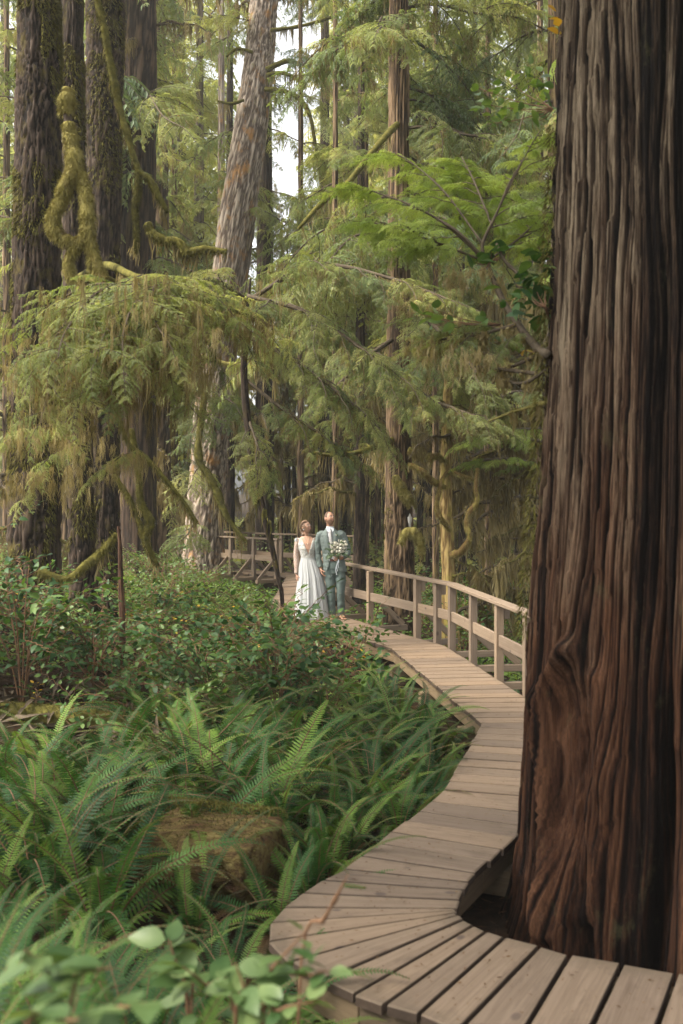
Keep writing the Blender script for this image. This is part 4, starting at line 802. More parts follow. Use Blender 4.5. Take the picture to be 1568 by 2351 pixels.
for q, stp in enumerate(STEMS):
    Sx = smooth_path(PW(stp), 30); st(shr, stp, (3.2, 2.4, 1.6, 1.2)[:max(2, len(stp))], 20+q)
    for k in range(13):
        f = .18+.82*(k+rsh.random()*.5)/13; i = min(28, int(f*29)); d = Sx[i+1]-Sx[i]; d /= np.linalg.norm(d); a = (1 if k % 2 else -1)*math.radians(rsh.uniform(22, 65)); d = np.array([d[0]*math.cos(a)-d[1]*math.sin(a), d[0]*math.sin(a)+d[1]*math.cos(a), d[2]*.4-rsh.uniform(-.05, .25)]); d /= np.linalg.norm(d)
        bough(shr, B_BRI[int(rsh.integers(3))], Sx[i], Sx[i]+d*(.52-.24*f)*rsh.uniform(.75, 1.25), rsh.normal(0, .2), 'bough', 1.2)
for k, (a, b) in enumerate([((1150, 755, 6.6), (980, 740, 6.8)), ((1100, 765, 6.6), (950, 800, 6.8)), ((1080, 770, 6.6), (1000, 850, 6.5)), ((1200, 760, 6.5), (1110, 830, 6.4)), ((1060, 775, 6.7), (930, 770, 7))]):
    bough(shr, B_NEAR[k % 3], W(*a), W(*b), 0, 'bough', 1.3)
for k, pts in enumerate([[(960, 790, 6.8), (1060, 780, 6.7), (1150, 770, 6.6)], [(990, 830, 6.6), (1070, 820, 6.5), (1140, 815, 6.5)], [(1020, 640, 6.9), (1080, 630, 6.9), (1130, 640, 6.9)]]): beards(shr, pts, 26, np.array((.06, .08, .03)), .08, .28, 150+k, w=.003, per=12)
for k, pts in enumerate([[(1262, 800, 6.3), (1180, 840, 6.5), (1120, 860, 6.7)], [(1262, 862, 6.3), (1170, 850, 6.5), (1090, 840, 6.8)], [(1250, 925, 6.3), (1180, 945, 6.8), (1120, 968, 7.2)], [(1255, 850, 6.3), (1200, 880, 6.4), (1150, 870, 6.5)]]):
    add_limb(cedar_t, PW(pts), np.array((5, 4, 2))*6.6/F, MM if k == 2 else [M['twig'], M['moss_dark'], M['moss_hang']], 'dead_limb', seed=170+k, n=7, moss=40, mlen=.2, mmat=True)

# ---------------------------------------------------------------- crowns on the left and middle trees
crown(T4, P4, 7.5, 20, 30, 3.4, 2.6, B_CED+B_HEM, 105, pitch=(-20, 5))
for k in range(9): 
    b = W(318, 60+k*48, 25); a = math.radians(random.uniform(200, 380)); bough(T4, B_LIMB[k % 4], b, b+np.array([math.cos(a)*1.8, math.sin(a)*1.2, random.uniform(-.5, .1)]), 0, 'dead_limb')
crown(T8, P8, 5.5, 13, 26, 2.4, 1.6, B_HEM+B_MOSSY, 106, pitch=(-20, 5))
for k in range(12):
    z = 2.0+3.5*k/12; b = on_path(P8, z); a = math.radians(random.uniform(0, 360)); bough(T8, random.choice(B_LIMB2+B_LIMB), b, b+random.uniform(1.2, 2.3)*np.array([math.cos(a), math.sin(a), random.uniform(-.35, .1)]), 0, 'dead_limb')
def l5(pts, r, seed, moss=120, Y=27.5): add_limb(T5, PW([(u, v, Y) for u, v in pts]), np.array(r)*Y/F, MD, 'mossy_limb', seed=seed, n=7, lump=.25, moss=moss, mlen=.9, mmat=True)
l5([(608, 205), (660, 212), (692, 232), (712, 268), (722, 320), (735, 400)], (6, 6, 6, 5, 4, 2), 181, 110)
l5([(612, 160), (660, 140), (700, 150), (740, 135), (790, 110)], (6, 6, 5, 4, 2), 182)
l5([(612, 172), (650, 168), (690, 185)], (5, 5, 3), 183); l5([(622, 70), (690, 60), (760, 40)], (5, 4, 3), 184)
l5([(560, 230), (530, 238), (500, 232)], (4, 4, 2), 185, 60); l5([(580, 120), (545, 112), (520, 130)], (4, 4, 2), 186, 60)
r5 = np.random.default_rng(5)
for k in range(30):
    v = r5.uniform(-250, 520); u = np.interp(v, [-400, 0, 200, 500], [640, 607, 588, 545]); b = W(u, v, 28); a = math.radians(r5.uniform(0, 360)); 
    if abs((math.degrees(a) % 360)-270) < 65: continue
    bough(T5, (B_LIMB+B_HEM)[int(r5.integers(9))], b, b+r5.uniform(1.4, 2.8)*np.array([math.cos(a), math.sin(a), r5.uniform(-.4, .1)]), 0, 'bough')
for k, (u, v, u2, v2) in enumerate([(470, 1060, 400, 1150), (455, 1200, 390, 1260), (480, 900, 590, 960), (480, 950, 420, 1010), (490, 860, 420, 900)]):
    b = W(u, v, 27.3); bough(T5, HM[k % 8], b, W(u2, v2, 25.5), 0, 'bough', 1.2)

# unseen hemlock added left of the frame to shade the near planks and cedar
T0 = thing('hemlock_tree', 'tall unseen hemlock left of the view, added to shade the near planks and cedar', 'tree', (-5.6, 3.6, g1(-5.6, 3.6)))
P0 = [np.array([-5.6, 3.6, -.6]), np.array([-5.6, 3.5, 9]), np.array([-5.5, 3.4, 22])]; add_trunk(T0, P0, (.4, .32, .1), M['bark_brown'], nt=32, dz=.3, ridges=30, depth=.03, seed=60)
crown(T0, P0, 6.5, 18, 64, 3.6, 2.2, B_HEM+B_CED, 160, pitch=(-15, 8))
# ---------------------------------------------------------------- the wood behind
def backtree(u, Y, hw, mat, label, group=None, name='hemlock_tree', cr=None, lean=0, ndead=0, z0=5, h=26, seed=0, sets=None, l=(2.6, 2.0), azs=None):
    x = (u-U0)*Y/F; t = thing(name, label, 'tree', (x, Y, g1(x, Y)), group); r = hw*Y/F
    P = [np.array([x, Y, t.location[2]-.2]), np.array([x+lean*.3, Y, h*.35]), np.array([x+lean, Y, h])]
    add_trunk(t, P, (r, r*.85, r*.25), mat, nt=max(20, min(56, int(hw*2.5))), dz=.3, ridges=26, depth=.025, seed=seed+20, flare=.25)
    if cr: crown(t, P, z0, min(h-1, EYE+V0*Y/F+1.5), cr, l[0], l[1], sets or HM, 200+seed, pitch=(-25, 2))
    rr = np.random.default_rng(300+seed)
    for k in range(ndead):
        z = rr.uniform(1.0, z0+1); b = on_path(P, z); a = rr.uniform(0, 2*PI); tp = b+rr.uniform(1.2, 2.6)*np.array([math.cos(a), math.sin(a), rr.uniform(-.35, .05)])
        if not (clear(tp) or clear((b+tp)/2)): bough(t, (B_LIMB+B_LIMB2)[int(rr.integers(7))], b, tp, 0, 'dead_limb')
    return t, P
SL = ('slim dark trunk in the shadowed gap of the forest behind the couple', 'slim trunks behind the couple')
backtree(608, 31, 23, M['bark_dark'], 'thick dark trunk behind the far boardwalk railing left of the bride', cr=22, ndead=8, seed=1)
backtree(362, 32, 32, M['bark_brown'], 'broad brown trunk in deep shade between the left trunks and the grey leaning spruce', cr=24, ndead=10, seed=2, z0=6)
backtree(528, 34, 12, M['bark_dark'], 'dark trunk right behind the foot of the grey leaning spruce', cr=20, ndead=8, seed=3)
backtree(508, 38, 12, M['bark_grey'], 'straight pale trunk against the sky left of the grey leaning spruce', name='spruce_tree', cr=0, ndead=4, seed=4, h=30)
backtree(613, 35, 16, M['bark_brown'], 'dim trunk hidden just behind the upper right side of the grey leaning spruce', name='spruce_tree', cr=0, ndead=5, seed=5, h=30)
backtree(746, 35, 17, M['bark_dark'], 'thick dark trunk directly behind the heads of the couple', cr=16, ndead=10, seed=6, z0=6)
for k, (u, Y, hw) in enumerate([(646, 36, 5), (660, 40, 8), (690, 34, 9), (715, 38, 9), (675, 46, 6), (790, 40, 7), (868, 36, 9), (858, 44, 7)]):
    backtree(u, Y, hw, M['bark_dark'] if k % 3 else M['bark_brown'], SL[0], SL[1], cr=9, ndead=7, seed=10+k, z0=6, h=11.5)
LR_ = ['just right of the brown trunk', 'close behind the slender mossy trunk', 'midway to the great cedar', 'nearest the great cedar', 'far behind the brown trunk', 'far behind the slender mossy trunk', 'far back midway to the great cedar', 'far back against the great cedar']
for k, (u, Y, hw) in enumerate([(985, 30, 9), (1060, 27, 9), (1125, 31, 11), (1190, 26, 9), (965, 38, 8), (1090, 38, 9), (1160, 36, 10), (1215, 33, 10)]):
    backtree(u, Y, hw, M['bark_dark'], 'shaded hemlock with moss bearded dead limbs, '+LR_[k], 'hemlocks right of the railing', cr=11, ndead=14, seed=30+k, z0=4.5, sets=B_MOSSY+B_HEM, h=26 if k % 2 else 13.5)
LL_ = ['hemlock at the very left edge, leaning its sprays past the leftmost trunk', 'hemlock right behind the leftmost dark trunk', 'hemlock in the narrow gap right of the third dark trunk', 'far hemlock between the leftmost trunk and the slim one', 'far hemlock showing along the left border', 'far hemlock between the cedar trunk and the grey leaning spruce']
for k, (u, Y, hw) in enumerate([(-30, 20, 12), (15, 27, 10), (270, 30, 9), (150, 34, 12), (60, 40, 10), (400, 38, 9)]):
    backtree(u, Y, hw, M['bark_brown'], LL_[k], 'hemlocks on the left', cr=14, ndead=9, seed=50+k, z0=4.2)
LM_ = ['hemlock with layered drooping sprays straight above the groom', 'hemlock with drooping sprays above the far boardwalk railing', 'hemlock with layered sprays between the brown trunk and the slender mossy trunk', 'hemlock with drooping sprays right of the slender mossy trunk', 'hemlock standing behind the dark trunk beside the groom', 'hemlock with sprays meeting the left edge of the great cedar']
for k, (u, Y, hw) in enumerate([(770, 24, 8), (690, 27, 8), (1000, 22, 8), (1120, 21, 8), (840, 30, 8), (1240, 24, 10)]):
    backtree(u, Y, hw, M['bark_brown'], LM_[k], 'hemlocks over the middle', cr=22 if k not in (1,) else 12, ndead=0, seed=70+k, z0=(5.6 if k else 5.2) if u < 900 else 4.6, l=(2.6, 1.8))
# distant conifers: trunk and crown only
def far_crown(seed, h=34, z0=4.0, n=80):
    r = np.random.default_rng(seed); g = Geo()
    for k in range(n):
        f = (k+r.random())/n; z = z0+(h-z0)*f; L = (3.6*(1-f)**.7+.5)*r.uniform(.7, 1.15); a = r.uniform(0, 2*PI); p = math.radians(r.uniform(-4, 26))
        R = np.array(Matrix.Rotation(a, 3, 'Z')@Matrix.Rotation(p, 3, 'Y')@Matrix.Rotation(r.normal(0, .2), 3, 'X'))*L; g.merge(LO[int(r.integers(4))], R, (0, 0, z))
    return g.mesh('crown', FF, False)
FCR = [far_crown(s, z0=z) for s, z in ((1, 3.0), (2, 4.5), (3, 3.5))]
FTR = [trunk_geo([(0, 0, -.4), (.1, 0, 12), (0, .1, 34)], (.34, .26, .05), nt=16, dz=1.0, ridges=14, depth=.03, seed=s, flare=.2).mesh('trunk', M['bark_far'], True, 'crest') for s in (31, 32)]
rf = np.random.default_rng(99); placed = []
while len(placed) < 44:
    y = 34+62*rf.random()**1.2; u = rf.uniform(-120, 1420); x = (u-U0)*y/F
    if (465 < u < 590 or 612 < u < 742) and y < 90: continue
    if u > 1120 and rf.random() < .65: continue
    if any(math.hypot(x-a, y-b) < 2.6 for a, b in placed): continue
    if 560 < u < 780 and y < 44: continue
    placed.append((x, y)); t = thing('conifer_tree', 'distant pale green conifer deep in the forest background', 'tree', (x, y, g1(x, y)), 'distant conifers')
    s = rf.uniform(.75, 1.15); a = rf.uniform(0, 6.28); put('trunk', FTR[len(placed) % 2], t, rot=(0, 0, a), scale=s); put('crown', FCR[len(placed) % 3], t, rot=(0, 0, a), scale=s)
# ---------------------------------------------------------------- sword ferns
def frond_geo(seed, arch=.5, n=44, wd=.068, twist=.0):
    r = np.random.default_rng(seed); g = Geo(); t = np.linspace(0, 1, 18); th0, th1 = math.radians(72), math.radians(72)-arch*math.radians(150)
    th = th0+(th1-th0)*t**1.6; dx, dz = np.cos(th), np.sin(th); ax = np.stack([np.cumsum(dx)/18, .02*np.sin(t*4+seed), np.cumsum(dz)/18], -1)
    V, Fs = tube(ax, np.linspace(.006, .0015, 18), 4, False); g.add(V, Fs, 1)
    T = np.gradient(ax, axis=0); T /= np.linalg.norm(T, axis=1)[:, None]; Nn = np.stack([-T[:, 2], 0*t, T[:, 0]], -1)
    for i in range(n):
        x = .10+.895*(i/(n-1))**.92; j = x*17; a = int(min(16, j)); f = j-a; p = ax[a]*(1-f)+ax[a+1]*f; tt = T[a]; nn = Nn[a]
        L = wd*min(1, .55+x*2.2)*(1-max(0, x-.45)/.58)**.85+.006; w = .0088*(1-.45*x)
        for s in (-1, 1):
            sd = np.array([0, s, 0.]); lift = .22+r.normal(0, .09); sweep = .18+.35*x
            d = sd*math.cos(lift)+nn*math.sin(lift)*.55+tt*sweep; d /= np.linalg.norm(d); l = L*r.uniform(.88, 1.1)
            c = np.cross(d, nn); c /= np.linalg.norm(c); q = [p, p+d*l*.12+c*w*.9, p+d*l*.55+c*w*.85-nn*l*.04, p+d*l-nn*l*.14, p+d*l*.55-c*w*.85-nn*l*.04, p+d*l*.12-c*w*.9]
            g.add(q, np.array([[0, 1, 2, 5], [5, 2, 3, 4]]), 0)
    return g
FRM = [M['fern'], M['twig_red']]
FRONDS = [frond_geo(s, a).mesh('frond', FRM, False) for s, a in ((1, .42), (2, .6), (3, .8), (4, .5), (5, 1.0))]
FDEAD = frond_geo(9, 1.05).mesh('withered_frond', [M['fern_dead'], M['fern_dead']], False)
rq = np.random.default_rng(3)
def fern(x, y, size, n, label, group=None, lean=(0, 0), z=None, dead=2, mx=30):
    z = g1(x, y) if z is None else z; t = thing('sword_fern', label, 'fern', (x, y, z-.02), group); a0 = rq.uniform(0, 6.28)
    for k in range(n):
        a = a0+2*PI*k/n*1.0+rq.normal(0, .35); inner = k % 3 == 0; tilt = rq.uniform(-14, 8) if inner else rq.uniform(2, mx)
        s = size*rq.uniform(.72, 1.12); me = FRONDS[int(rq.integers(0, 2)) if inner else int(rq.integers(5))]
        o = put('frond', me, t, (math.cos(a)*.03, math.sin(a)*.03, 0), (Matrix.Rotation(lean[0], 3, 'Y')@Matrix.Rotation(a, 3, 'Z')@Matrix.Rotation(math.radians(tilt), 3, 'Y')@Matrix.Rotation(rq.normal(0, .25), 3, 'X')).to_euler(), s)
    for k in range(dead):
        a = rq.uniform(0, 6.28); put('withered_frond', FDEAD, t, (0, 0, 0), (Matrix.Rotation(a, 3, 'Z')@Matrix.Rotation(math.radians(rq.uniform(15, 40)), 3, 'Y')).to_euler(), size*.75)
    return t
def scatter(n, fx, fy, dmin, dd, taken, ok=None, seed=0, tries=6000):
    r = np.random.default_rng(seed); out = []
    for _ in range(tries):
        if len(out) >= n: break
        x, y = r.uniform(*fx), r.uniform(*fy)
        if deck_dist(x, y) < dd or math.hypot(x-CX, y-CY) < 1.6: continue
        if ok and not ok(x, y): continue
        if any((x-a)**2+(y-b)**2 < dmin*dmin for a, b in taken): continue
        out.append((x, y)); taken.append((x, y))
    return out
LOGC = np.array([-1.08, 6.55]); taken = []
def nolog(x, y): return not (-1.5 < x < -.22 and 6.05 < y < 7.1)
FL = 'sword fern in the dense bed of green ferns left of the boardwalk'
# fern banks: foreground bank, the bed along the deck, the tall clump in the middle
fern(-1.02, 8.45, 1.28, 22, 'tall arching sword fern clump in the middle of the fern bed behind the mossy log', dead=3); taken.append((-1.02, 8.45))
fern(-1.95, 8.2, 1.05, 18, 'upright sword fern clump left of the tall arching clump', dead=2); taken.append((-1.95, 8.2))
for x, y in scatter(84, (-3.6, 1.15), (6.0, 10.6), (.36), .66, taken, lambda x, y: nolog(x, y) and x < 1.0+(y-8)*.12 and (U0+F*x/y) > 20 and not (x < -1.7 and y > 9.0), 11): fern(x, y, rq.uniform(.9, 1.28)*min(1, .55+.5*max(0, deck_dist(x, y)-.5)), int(rq.integers(15, 21)), FL, 'sword ferns in the fern bed', dead=2)
for x, y in scatter(22, (.15, 1.1), (9.5, 13.5), .34, .68, taken, lambda x, y: x < 1.25-(y-9.8)*.14-.35, 12): fern(x, y, rq.uniform(.7, .95), 13, 'light green sword fern along the edge below the sunlit boardwalk planks', 'light ferns along the boardwalk', dead=1)
for x, y in scatter(44, (-2.5, -.35), (3.2, 6.3), .32, .66, taken, lambda x, y: nolog(x, y) and not (-1.3 < x < -.25 and y > 5.15) and (U0+F*x/y) > -60, 13): fern(x, y, rq.uniform(.6, .82), int(rq.integers(13, 17)), 'near sword fern on the bank in front of the mossy log', 'near sword ferns', dead=2, mx=18)
for x, y in scatter(20, (-1.45, -.45), (2.4, 4.0), .23, .75, taken, None, 14): fern(x, y, rq.uniform(.5, .68), 12, 'blurred sword fern close to the camera in the lower left corner', 'closest sword ferns', dead=0, mx=14)
for x, y in scatter(14, (2.1, 4.6), (10.5, 17), .5, .75, taken, None, 15): fern(x, y, rq.uniform(.6, .85), 12, 'fern growing low behind the railing posts on the right', 'ferns behind the railing', dead=0)

# ---------------------------------------------------------------- salal and other leafy shrubs
def leaf_geo(l=.085, w=.05, fold=.22, curl=.18, st=.012):
    ts = [0, .12, .35, .62, .85, 1.0]; ws = [.05, .62, 1.0, .82, .4, .02]; V = []; Q = []
    for t, ww in zip(ts, ws):
        z = -curl*l*t*t; V += [(st+l*t, -w*.5*ww, z+fold*w*.5*ww), (st+l*t, 0, z), (st+l*t, w*.5*ww, z+fold*w*.5*ww)]
    for k in range(5): Q += [[3*k, 3*k+3, 3*k+4, 3*k+1], [3*k+1, 3*k+4, 3*k+5, 3*k+2]]
    V.append((0, 0, 0)); return np.array(V), np.array(Q)
def sprig_geo(seed, n=8, L=.5, ls=1.0, up=.35, red=True):
    r = np.random.default_rng(seed); g = Geo(); k = n+2; s = np.linspace(0, 1, k)
    ax = np.stack([s*L, .025*np.where(np.arange(k) % 2, 1, -1)*s, up*L*s-.35*L*s*s*r.uniform(.4, 1.2)], -1); V, Fs = tube(ax, np.linspace(.0045, .0018, k), 5, False); g.add(V, Fs, 1)
    for i in range(1, k):
        last = i == k-1; a = 0 if last else math.radians(r.uniform(38, 75))*(1 if i % 2 else -1); sc = ls*r.uniform(.7, 1.2)*(.8 if last else 1)
        lv, lq = leaf_geo(.085*sc, .05*sc*r.uniform(.85, 1.1), r.uniform(.05, .4), r.uniform(.0, .45))
        R = np.array(Matrix.Rotation(a, 3, 'Z')@Matrix.Rotation(math.radians(r.normal(0, 20)), 3, 'Y')@Matrix.Rotation(r.normal(0, .45), 3, 'X')); g.add(lv@R.T+ax[i], lq, 0)
    return g
SP = [sprig_geo(s, int(n), L).mesh('leafy_sprig', [M['salal'], M['twig_red']], True) for s, n, L in ((1, 8, .5), (2, 7, .42), (3, 10, .58), (4, 6, .36))]
SPB = [sprig_geo(s, int(n), L, .8).mesh('leafy_sprig', [M['salal_bright'], M['twig_red']], True) for s, n, L in ((5, 9, .45), (6, 8, .4), (7, 10, .5))]
SPY = sprig_geo(8, 7, .35, .75).mesh('leafy_sprig', [M['yellow_leaf'], M['twig_red']], True)
def shrub(x, y, h, rad, n, label, sets, group=None, name='salal_shrub', seed=0, cat='shrub', zoff=0, stems=5, yel=0):
    r = np.random.default_rng(1000+seed); z = g1(x, y)+zoff; t = thing(name, label, cat, (x, y, z), group); tips = []
    for k in range(stems):
        a = 2*PI*k/stems+r.uniform(-.5, .5); q = rad*r.uniform(.35, .9); hh = h*r.uniform(.7, 1.0); P = np.array([[0, 0, -.05], [math.cos(a)*q*.25, math.sin(a)*q*.25, hh*.4], [math.cos(a)*q*.6+r.normal(0, .04), math.sin(a)*q*.6, hh*.72], [math.cos(a)*q, math.sin(a)*q, hh]])
        P = smooth_path(P, 12); V, Fs = tube(P, np.linspace(.010, .003, 12), 6); put('stem', Geo().add(V, Fs).mesh('stem', M['twig_red']), t); tips.append(P)
    for k in range(n):
        P = tips[int(r.integers(stems))]; i = int(r.integers(3, 12)); b = P[i]+r.normal(0, .04, 3)*[1, 1, .3]; a = math.atan2(b[1], b[0])+r.normal(0, .9); p = math.radians(r.uniform(-40, 15))
        me = SPY if r.random() < yel else sets[int(r.integers(len(sets)))]; put('leafy_sprig', me, t, b, (Matrix.Rotation(a, 3, 'Z')@Matrix.Rotation(p, 3, 'Y')@Matrix.Rotation(r.normal(0, .4), 3, 'X')).to_euler(), r.uniform(.75, 1.2)*(.8+.4*h/1.4))
    return t
tk = []
SLB = 'dark glossy salal shrub in the thicket behind the ferns'
shrub(-.66, 10.5, 1.45, .66, 80, 'large twiggy salal shrub at the right end of the thicket, in front of the bride', SP, seed=1, stems=9, yel=.03); tk.append((-.52, 10.6))
shrub(-.10, 11.3, 1.05, .55, 44, 'arching salal shrub with drooping dark tips touching the boardwalk edge below the groom', SP, seed=2, stems=6); tk.append((-.10, 11.3))
shrub(-1.35, 10.9, .95, .75, 56, 'dense salal shrub in the middle of the thicket', SP, seed=3, stems=8); tk.append((-1.35, 10.9))
shrub(-.42, 12.6, 1.34, .25, 16, 'single upright leafy shoot standing in front of the white skirt', SP, seed=4, stems=3, name='salal_shoot'); tk.append((-.42, 12.6))
for k, (x, y) in enumerate(scatter(22, (-5.2, -1.6), (9.9, 13.2), .62, .8, tk, None, 21)): shrub(x, y, rq.uniform(.34, .80)*(1.3 if x < -3.3 else 1), rq.uniform(.4, .65), 30, SLB, SP if k % 3 else SP+SPB, 'salal thicket', seed=10+k, yel=.02)
for k, (x, y) in enumerate(scatter(20, (-3.2, .0), (12.6, 17), .7, .8, tk, lambda x, y: y < 16 or x < -1.2, 22)): shrub(x, y, rq.uniform(.55, .85), .55, 30, 'low bright leafy shrub between the thicket and the boardwalk', SPB+SP[:2], 'low bright shrubs', seed=40+k, yel=.03)
for k, (x, y) in enumerate(scatter(34, (-9, -1.9), (17, 27), .9, .9, tk, lambda x, y: not (x > -3.4 and y > 24.5), 23)): shrub(x, y, rq.uniform(.5, .9) if U0+F*x/y < 470 else .38, .65 if U0+F*x/y < 470 else .5, 26, 'light green shrub on the forest floor before the far railing', SPB, 'shrubs before the far railing', seed=70+k, name='leafy_shrub')
for k, (x, y) in enumerate(scatter(26, (1.2, 6), (15.5, 26), .9, 1.0, tk, None, 24)): shrub(x, y, rq.uniform(.6, 1.0), .65, 26, 'green shrub growing behind and below the wooden railing', SPB+SP[:2], 'shrubs behind the railing', seed=110+k, name='leafy_shrub')
for k, (x, y) in enumerate(scatter(46, (-14, 12), (28, 46), 1.3, 1.4, tk, None, 25)): shrub(x, y, rq.uniform(.8, 1.5), .9, 22, 'pale green undergrowth shrub far back between the trunks', SPB, 'far undergrowth', seed=150+k, name='leafy_shrub')
for k, (x, y, h) in enumerate([(-3.15, 10.3, 1.75), (-3.9, 10.9, 1.8), (-2.75, 11.5, 1.35)]): shrub(x, y, h-.35, .55, 46, 'tall salal shrub in front of the leftmost trunk, leaves catching pale light', SP, 'tall salal at the left edge', seed=210+k, stems=7)
# dark leaves on the side of the great cedar
def leafy(name, label, base, leaves, mat, seed, sc=1.0, cat='shrub', group=None):
    r = np.random.default_rng(seed); t = thing(name, label, cat, base)
    meshes_ = []
    for k in range(3):
        lv, lq = leaf_geo(.10*sc, .064*sc, r.uniform(.05, .3), r.uniform(.05, .35)); meshes_.append(Geo().add(lv, lq).mesh('leaf', M[mat]))
    c = np.array([p for p in leaves]).mean(0)
    for k, p in enumerate(leaves):
        b = np.array(p); q = np.array(base)+(b-np.array(base))*.25
        put('leaf', meshes_[k % 3], t, b-np.array(base), (r.normal(.25, .45), r.normal(0, .5), r.uniform(0, 6.28)), r.uniform(.8, 1.25))
    bs = sorted(leaves, key=lambda p: p[2])[::max(1, len(leaves)//8)]
    for p in bs:
        P = smooth_path(np.array([[0, 0, 0], (np.array(p)-base)*.5+[0, 0, -.02], np.array(p)-base]), 8); V, Fs = tube(P, np.linspace(.006, .002, 8)*sc, 5); put('stem', Geo().add(V, Fs).mesh('stem', M['twig_red']), t)
    return t
rl = np.random.default_rng(17)
def cloud(pts, n, s, Y): 
    out = []
    for k in range(n):
        u, v = pts[k % len(pts)]; out.append(tuple(W(u+rl.normal(0, s), v+rl.normal(0, s*.8), Y+rl.normal(0, .15))))
    return out
leafy('salal_clump', 'dark green round leaves clinging to the left side of the great cedar', tuple(W(1252, 705, 6.2)), cloud([(1215, 640), (1240, 620), (1225, 690), (1195, 660), (1250, 660), (1235, 585), (1180, 690), (1250, 730), (1200, 720)], 64, 15, 6.4), 'salal', 1, 1.0)
leafy('salal_sprig', 'small cluster of dark leaves on the curved stem left of the great cedar', tuple(W(1128, 600, 6.9)), cloud([(1145, 575), (1170, 570), (1100, 600), (1090, 625), (1120, 590), (1160, 595)], 17, 9, 6.9), 'salal', 2, 1.05)
leafy('leafy_twig', 'row of light green leaves on a low twig below the bright sapling', tuple(W(1150, 745, 6.7)), cloud([(960, 725), (1000, 720), (1040, 735), (985, 740), (1075, 750), (1110, 740), (1180, 790), (1150, 775)], 34, 9, 6.7), 'salal_bright', 3, .85)
leafy('leafy_twig', 'spray of light green leaves high beside the great cedar', tuple(W(1270, 250, 6.9)), cloud([(1110, 215), (1150, 190), (1190, 230), (1230, 200), (1170, 260), (1120, 270), (1240, 260), (1210, 170), (1260, 215), (1090, 240), (1150, 240)], 74, 14, 7.3), 'salal_bright', 4, .75)
leafy('leafy_twig', 'few yellow leaves at the edge of the great cedar near the top', tuple(W(1296, 70, 6.2)), cloud([(1284, 62), (1284, 78), (1280, 35), (1290, 50)], 6, 5, 6.3), 'yellow_leaf', 5, .7)
leafy('leafy_twig', 'single orange leaf hanging on a dead twig beside the great cedar', tuple(W(1240, 800, 6.3)), cloud([(1198, 803), (1206, 808)], 2, 4, 6.4), 'yellow_leaf', 6, .7)
# large blurred leaves near the lens
def near_salal(label, base, pts, mat, seed, sc=1.0):
    b = W(*base); b[2] = g1(b[0], b[1]); t = thing('salal_shrub', label, 'shrub', b); r = np.random.default_rng(seed); lvs = []
    for k in range(3): lv, lq = leaf_geo(.105*sc, .065*sc, r.uniform(.05, .3), r.uniform(.05, .35)); lvs.append(Geo().add(lv, lq).mesh('leaf', M[mat]))
    for st_ in pts:
        P = smooth_path(np.array([[0, 0, -.05]]+[W(*p)-b for p in st_]), 16); V, Fs = tube(P, np.linspace(.007, .002, 16), 6); put('stem', Geo().add(V, Fs).mesh('stem', M['twig_red']), t)
        for i in range(5, 16, 1):
            a = r.uniform(0, 6.28); put('leaf', lvs[i % 3], t, P[i], (r.normal(0, .4), r.normal(-.1, .35), a), r.uniform(.6, 1.15))
    return t
near_salal('big pale salal leaves blurred in the bottom left corner', (150, 2500, 2.2), [[(160, 2320, 2.0), (250, 2220, 1.9)], [(120, 2300, 2.0), (60, 2180, 1.85)], [(200, 2400, 1.9), (330, 2300, 1.8)], [(60, 2400, 1.8), (180, 2340, 1.6)]], 'salal_pale', 1, .8)
near_salal('light green salal twigs blurred in front of the lower left planks', (560, 2480, 2.6), [[(560, 2330, 2.5), (620, 2230, 2.4), (700, 2140, 2.4)], [(600, 2330, 2.5), (720, 2240, 2.4), (760, 2230, 2.4)], [(540, 2340, 2.5), (470, 2260, 2.5), (420, 2220, 2.4)], [(600, 2380, 2.4), (640, 2320, 2.3), (720, 2300, 2.3)], [(540, 2380, 2.4), (560, 2280, 2.4), (540, 2210, 2.4)]], 'salal_pale', 2, .75)
near_salal('pair of pale shiny leaves on a twig in front of the lowest ferns', (440, 2420, 2.9), [[(430, 2300, 2.9), (400, 2200, 2.9), (390, 2160, 2.9)], [(440, 2300, 2.9), (460, 2230, 2.9)]], 'salal_pale', 5, .9)
# dry stalk in front of the planks
ds = thing('dry_stalk', 'thin brown dry stalk leaning across the near planks', 'plant', W(672, 2300, 2.75)); ds.location[2] = g1(ds.location[0], ds.location[1])
P = smooth_path(np.array([[0, 0, -.03]]+[W(*p)-np.array(ds.location) for p in ((690, 2230, 2.75), (745, 2110, 2.72), (772, 2060, 2.7), (800, 2005, 2.68))]), 20); V, Fs = tube(P, np.concatenate([np.linspace(.0045, .0045, 8), np.array([.006, .008, .006, .0045, .0045, .007, .008, .005, .004, .003, .002, .001])]), 6)
put('stem', Geo().add(V, Fs).mesh('stem', M['twig_red']), ds)

